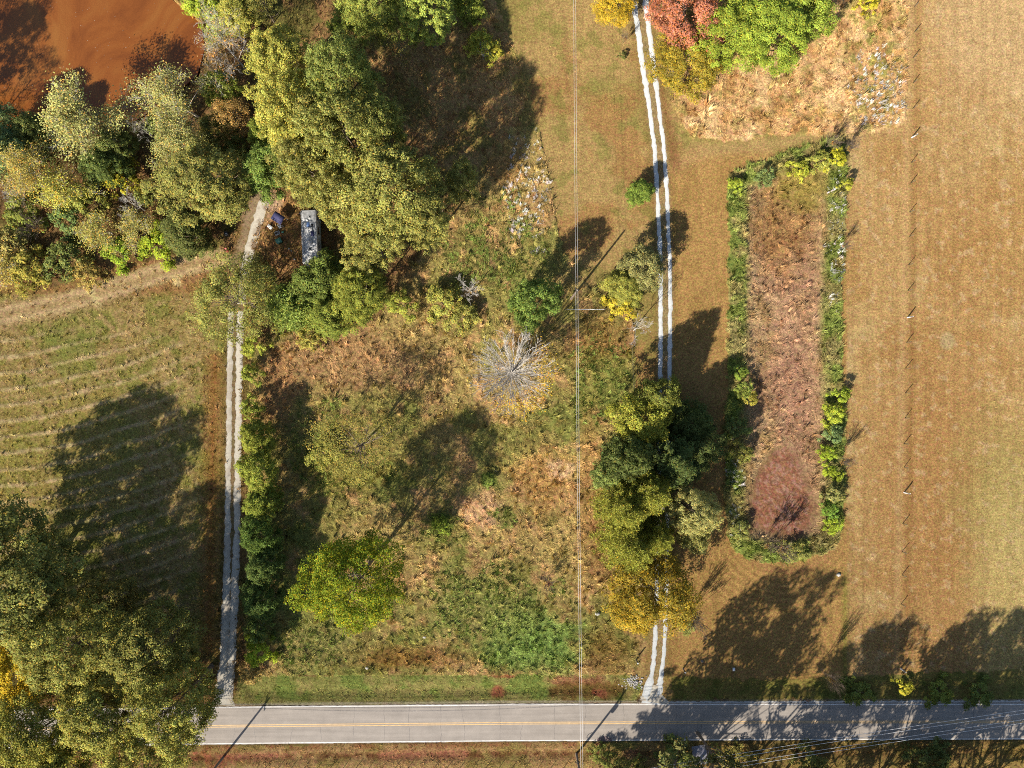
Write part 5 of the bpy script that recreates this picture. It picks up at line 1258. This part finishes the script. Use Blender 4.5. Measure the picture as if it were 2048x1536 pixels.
tE = utility_pole(pE[0], pE[1], 0, 10.0, 'wooden utility pole beyond the right edge carrying the roadside wires', R_(70))
tW = utility_pole(pW_[0], pW_[1], 0, 10.0, 'wooden utility pole beyond the left edge carrying the roadside wires', R_(85))
tT = utility_pole(pT[0], pT[1], 0, 10.5, 'wooden utility pole beyond the top edge of the lawn', R_(5))
def span(a, b_, sag, label, r=.022, group=None):
    n = 26; pts = []
    for i in range(n):
        u = i / (n - 1); p = Vector(a).lerp(Vector(b_), u); p.z -= sag * 4 * u * (1 - u); pts.append(p)
    m = MB(); m.tube(pts, r, 5); o = m.build('power_line', M['wire'], None)
    tag(o, label, 'power line', group)
def ofs(p, dx, dy, dz): return (p[0] + dx, p[1] + dy, p[2] + dz)
for k, (d, z, nm) in enumerate(((.12, .2, 'upper'), (-.10, -.9, 'lower'))):
    span(ofs(tB, d, 0, z), ofs(tN, d, 0, z), .9, 'pale wire running up the meadow from the roadside pole, %s strand' % nm, .014)
    span(ofs(tN, d, 0, z), ofs(tT, d, 0, z), .9, 'pale wire over the lawn from the meadow pole to the top edge, %s strand' % nm, .014)
for k, (d, z, nm) in enumerate(((1.05, -.42, 'northernmost of the four'), (.5, -.42, 'second from north of the four'), (-.5, -.42, 'third from north of the four'), (-1.05, -.42, 'southernmost of the four'))):
    span(ofs(tB, .1 * d, d, z), ofs(tE, .3 * d, d, z), .9, 'roadside wire crossing the shaded road to the right, %s' % nm, .024)
    span(ofs(tA, .1 * d, d, z), ofs(tB, .1 * d, d, z), .9, 'roadside wire between the two roadside poles, %s' % nm, .022)
    span(ofs(tW, .1 * d, d, z), ofs(tA, .1 * d, d, z), .9, 'roadside wire west of the left roadside pole, %s' % nm, .022)

# ------------------------------------------------------------------ stones and scraps
def stones(name, label, cat, spots, mat, stuff=False, seed=0):
    rs = np.random.RandomState(seed); b = MB()
    for px, py, s in spots:
        x, y, z = at(px, py); n = 7
        prof = rs.uniform(.75, 1.2, (3, n)); V = []
        for l, (hz, rr) in enumerate(((-.2, .9), (.35, 1.0), (.75, .55))):
            for q in range(n): a_ = q * 2 * math.pi / n; V.append((x + s * rr * prof[l, q] * math.cos(a_), y + s * .8 * rr * prof[l, q] * math.sin(a_), z + s * hz))
        V.append((x, y, z + s * .85)); F = []
        for l in range(2):
            for q in range(n): F.append([l * n + q, l * n + (q + 1) % n, (l + 1) * n + (q + 1) % n, (l + 1) * n + q])
        for q in range(n): F.append([2 * n + q, 2 * n + (q + 1) % n, 3 * n])
        b.add(V, F)
    o = b.build(name, M[mat])
    if stuff: tag(o, kind='stuff')
    else: tag(o, label, cat)
rs = np.random.RandomState(77)
stones('culvert_stones', None, None, [(1266 + rs.randn() * 9, 1364 + rs.randn() * 7, rs.uniform(.08, .19)) for _ in range(130)], 'rubble', True, 1)
stones('rubble_heap', None, None, [(970 + rs.randn() * 7, 100 + rs.randn() * 9, rs.uniform(.1, .28)) for _ in range(60)], 'rubble', True, 2)
stones('stone', 'pale stone at the south east corner of the dry basin', 'stone', [(1677, 1149, .42)], 'stone', seed=3)
stones('stone', 'dark stone on the lawn east of the drive mouth posts', 'stone', [(1404, 1322, .28)], 'dark_stone', seed=4)
stones('stone', 'pale stone among the weeds west of the golden tree', 'stone', [(1195, 1226, .45)], 'stone', seed=5)
stones('stone', 'pale stone near the bare sand patch', 'stone', [(992, 942, .30)], 'stone', seed=6)
stones('stone', 'white stone in the grass above the verge, eastern one', 'stone', [(850, 1273, .35)], 'stone', seed=7)
stones('stone', 'white stone in the grass above the verge, western one', 'stone', [(735, 1334, .33)], 'stone', seed=8)
t = thing('water_meter', 'small grey meter box in the tree shadow on the lawn above the road', 'meter box', at(1467, 1338))
b = MB(); b.box(0, 0, .10, .42, .55, .3, bev=.05); b.build('box', M['concrete'], t)
b = MB(); b.box(0, 0, .26, .34, .46, .03, bev=.04); b.build('lid', M['steel'], t)
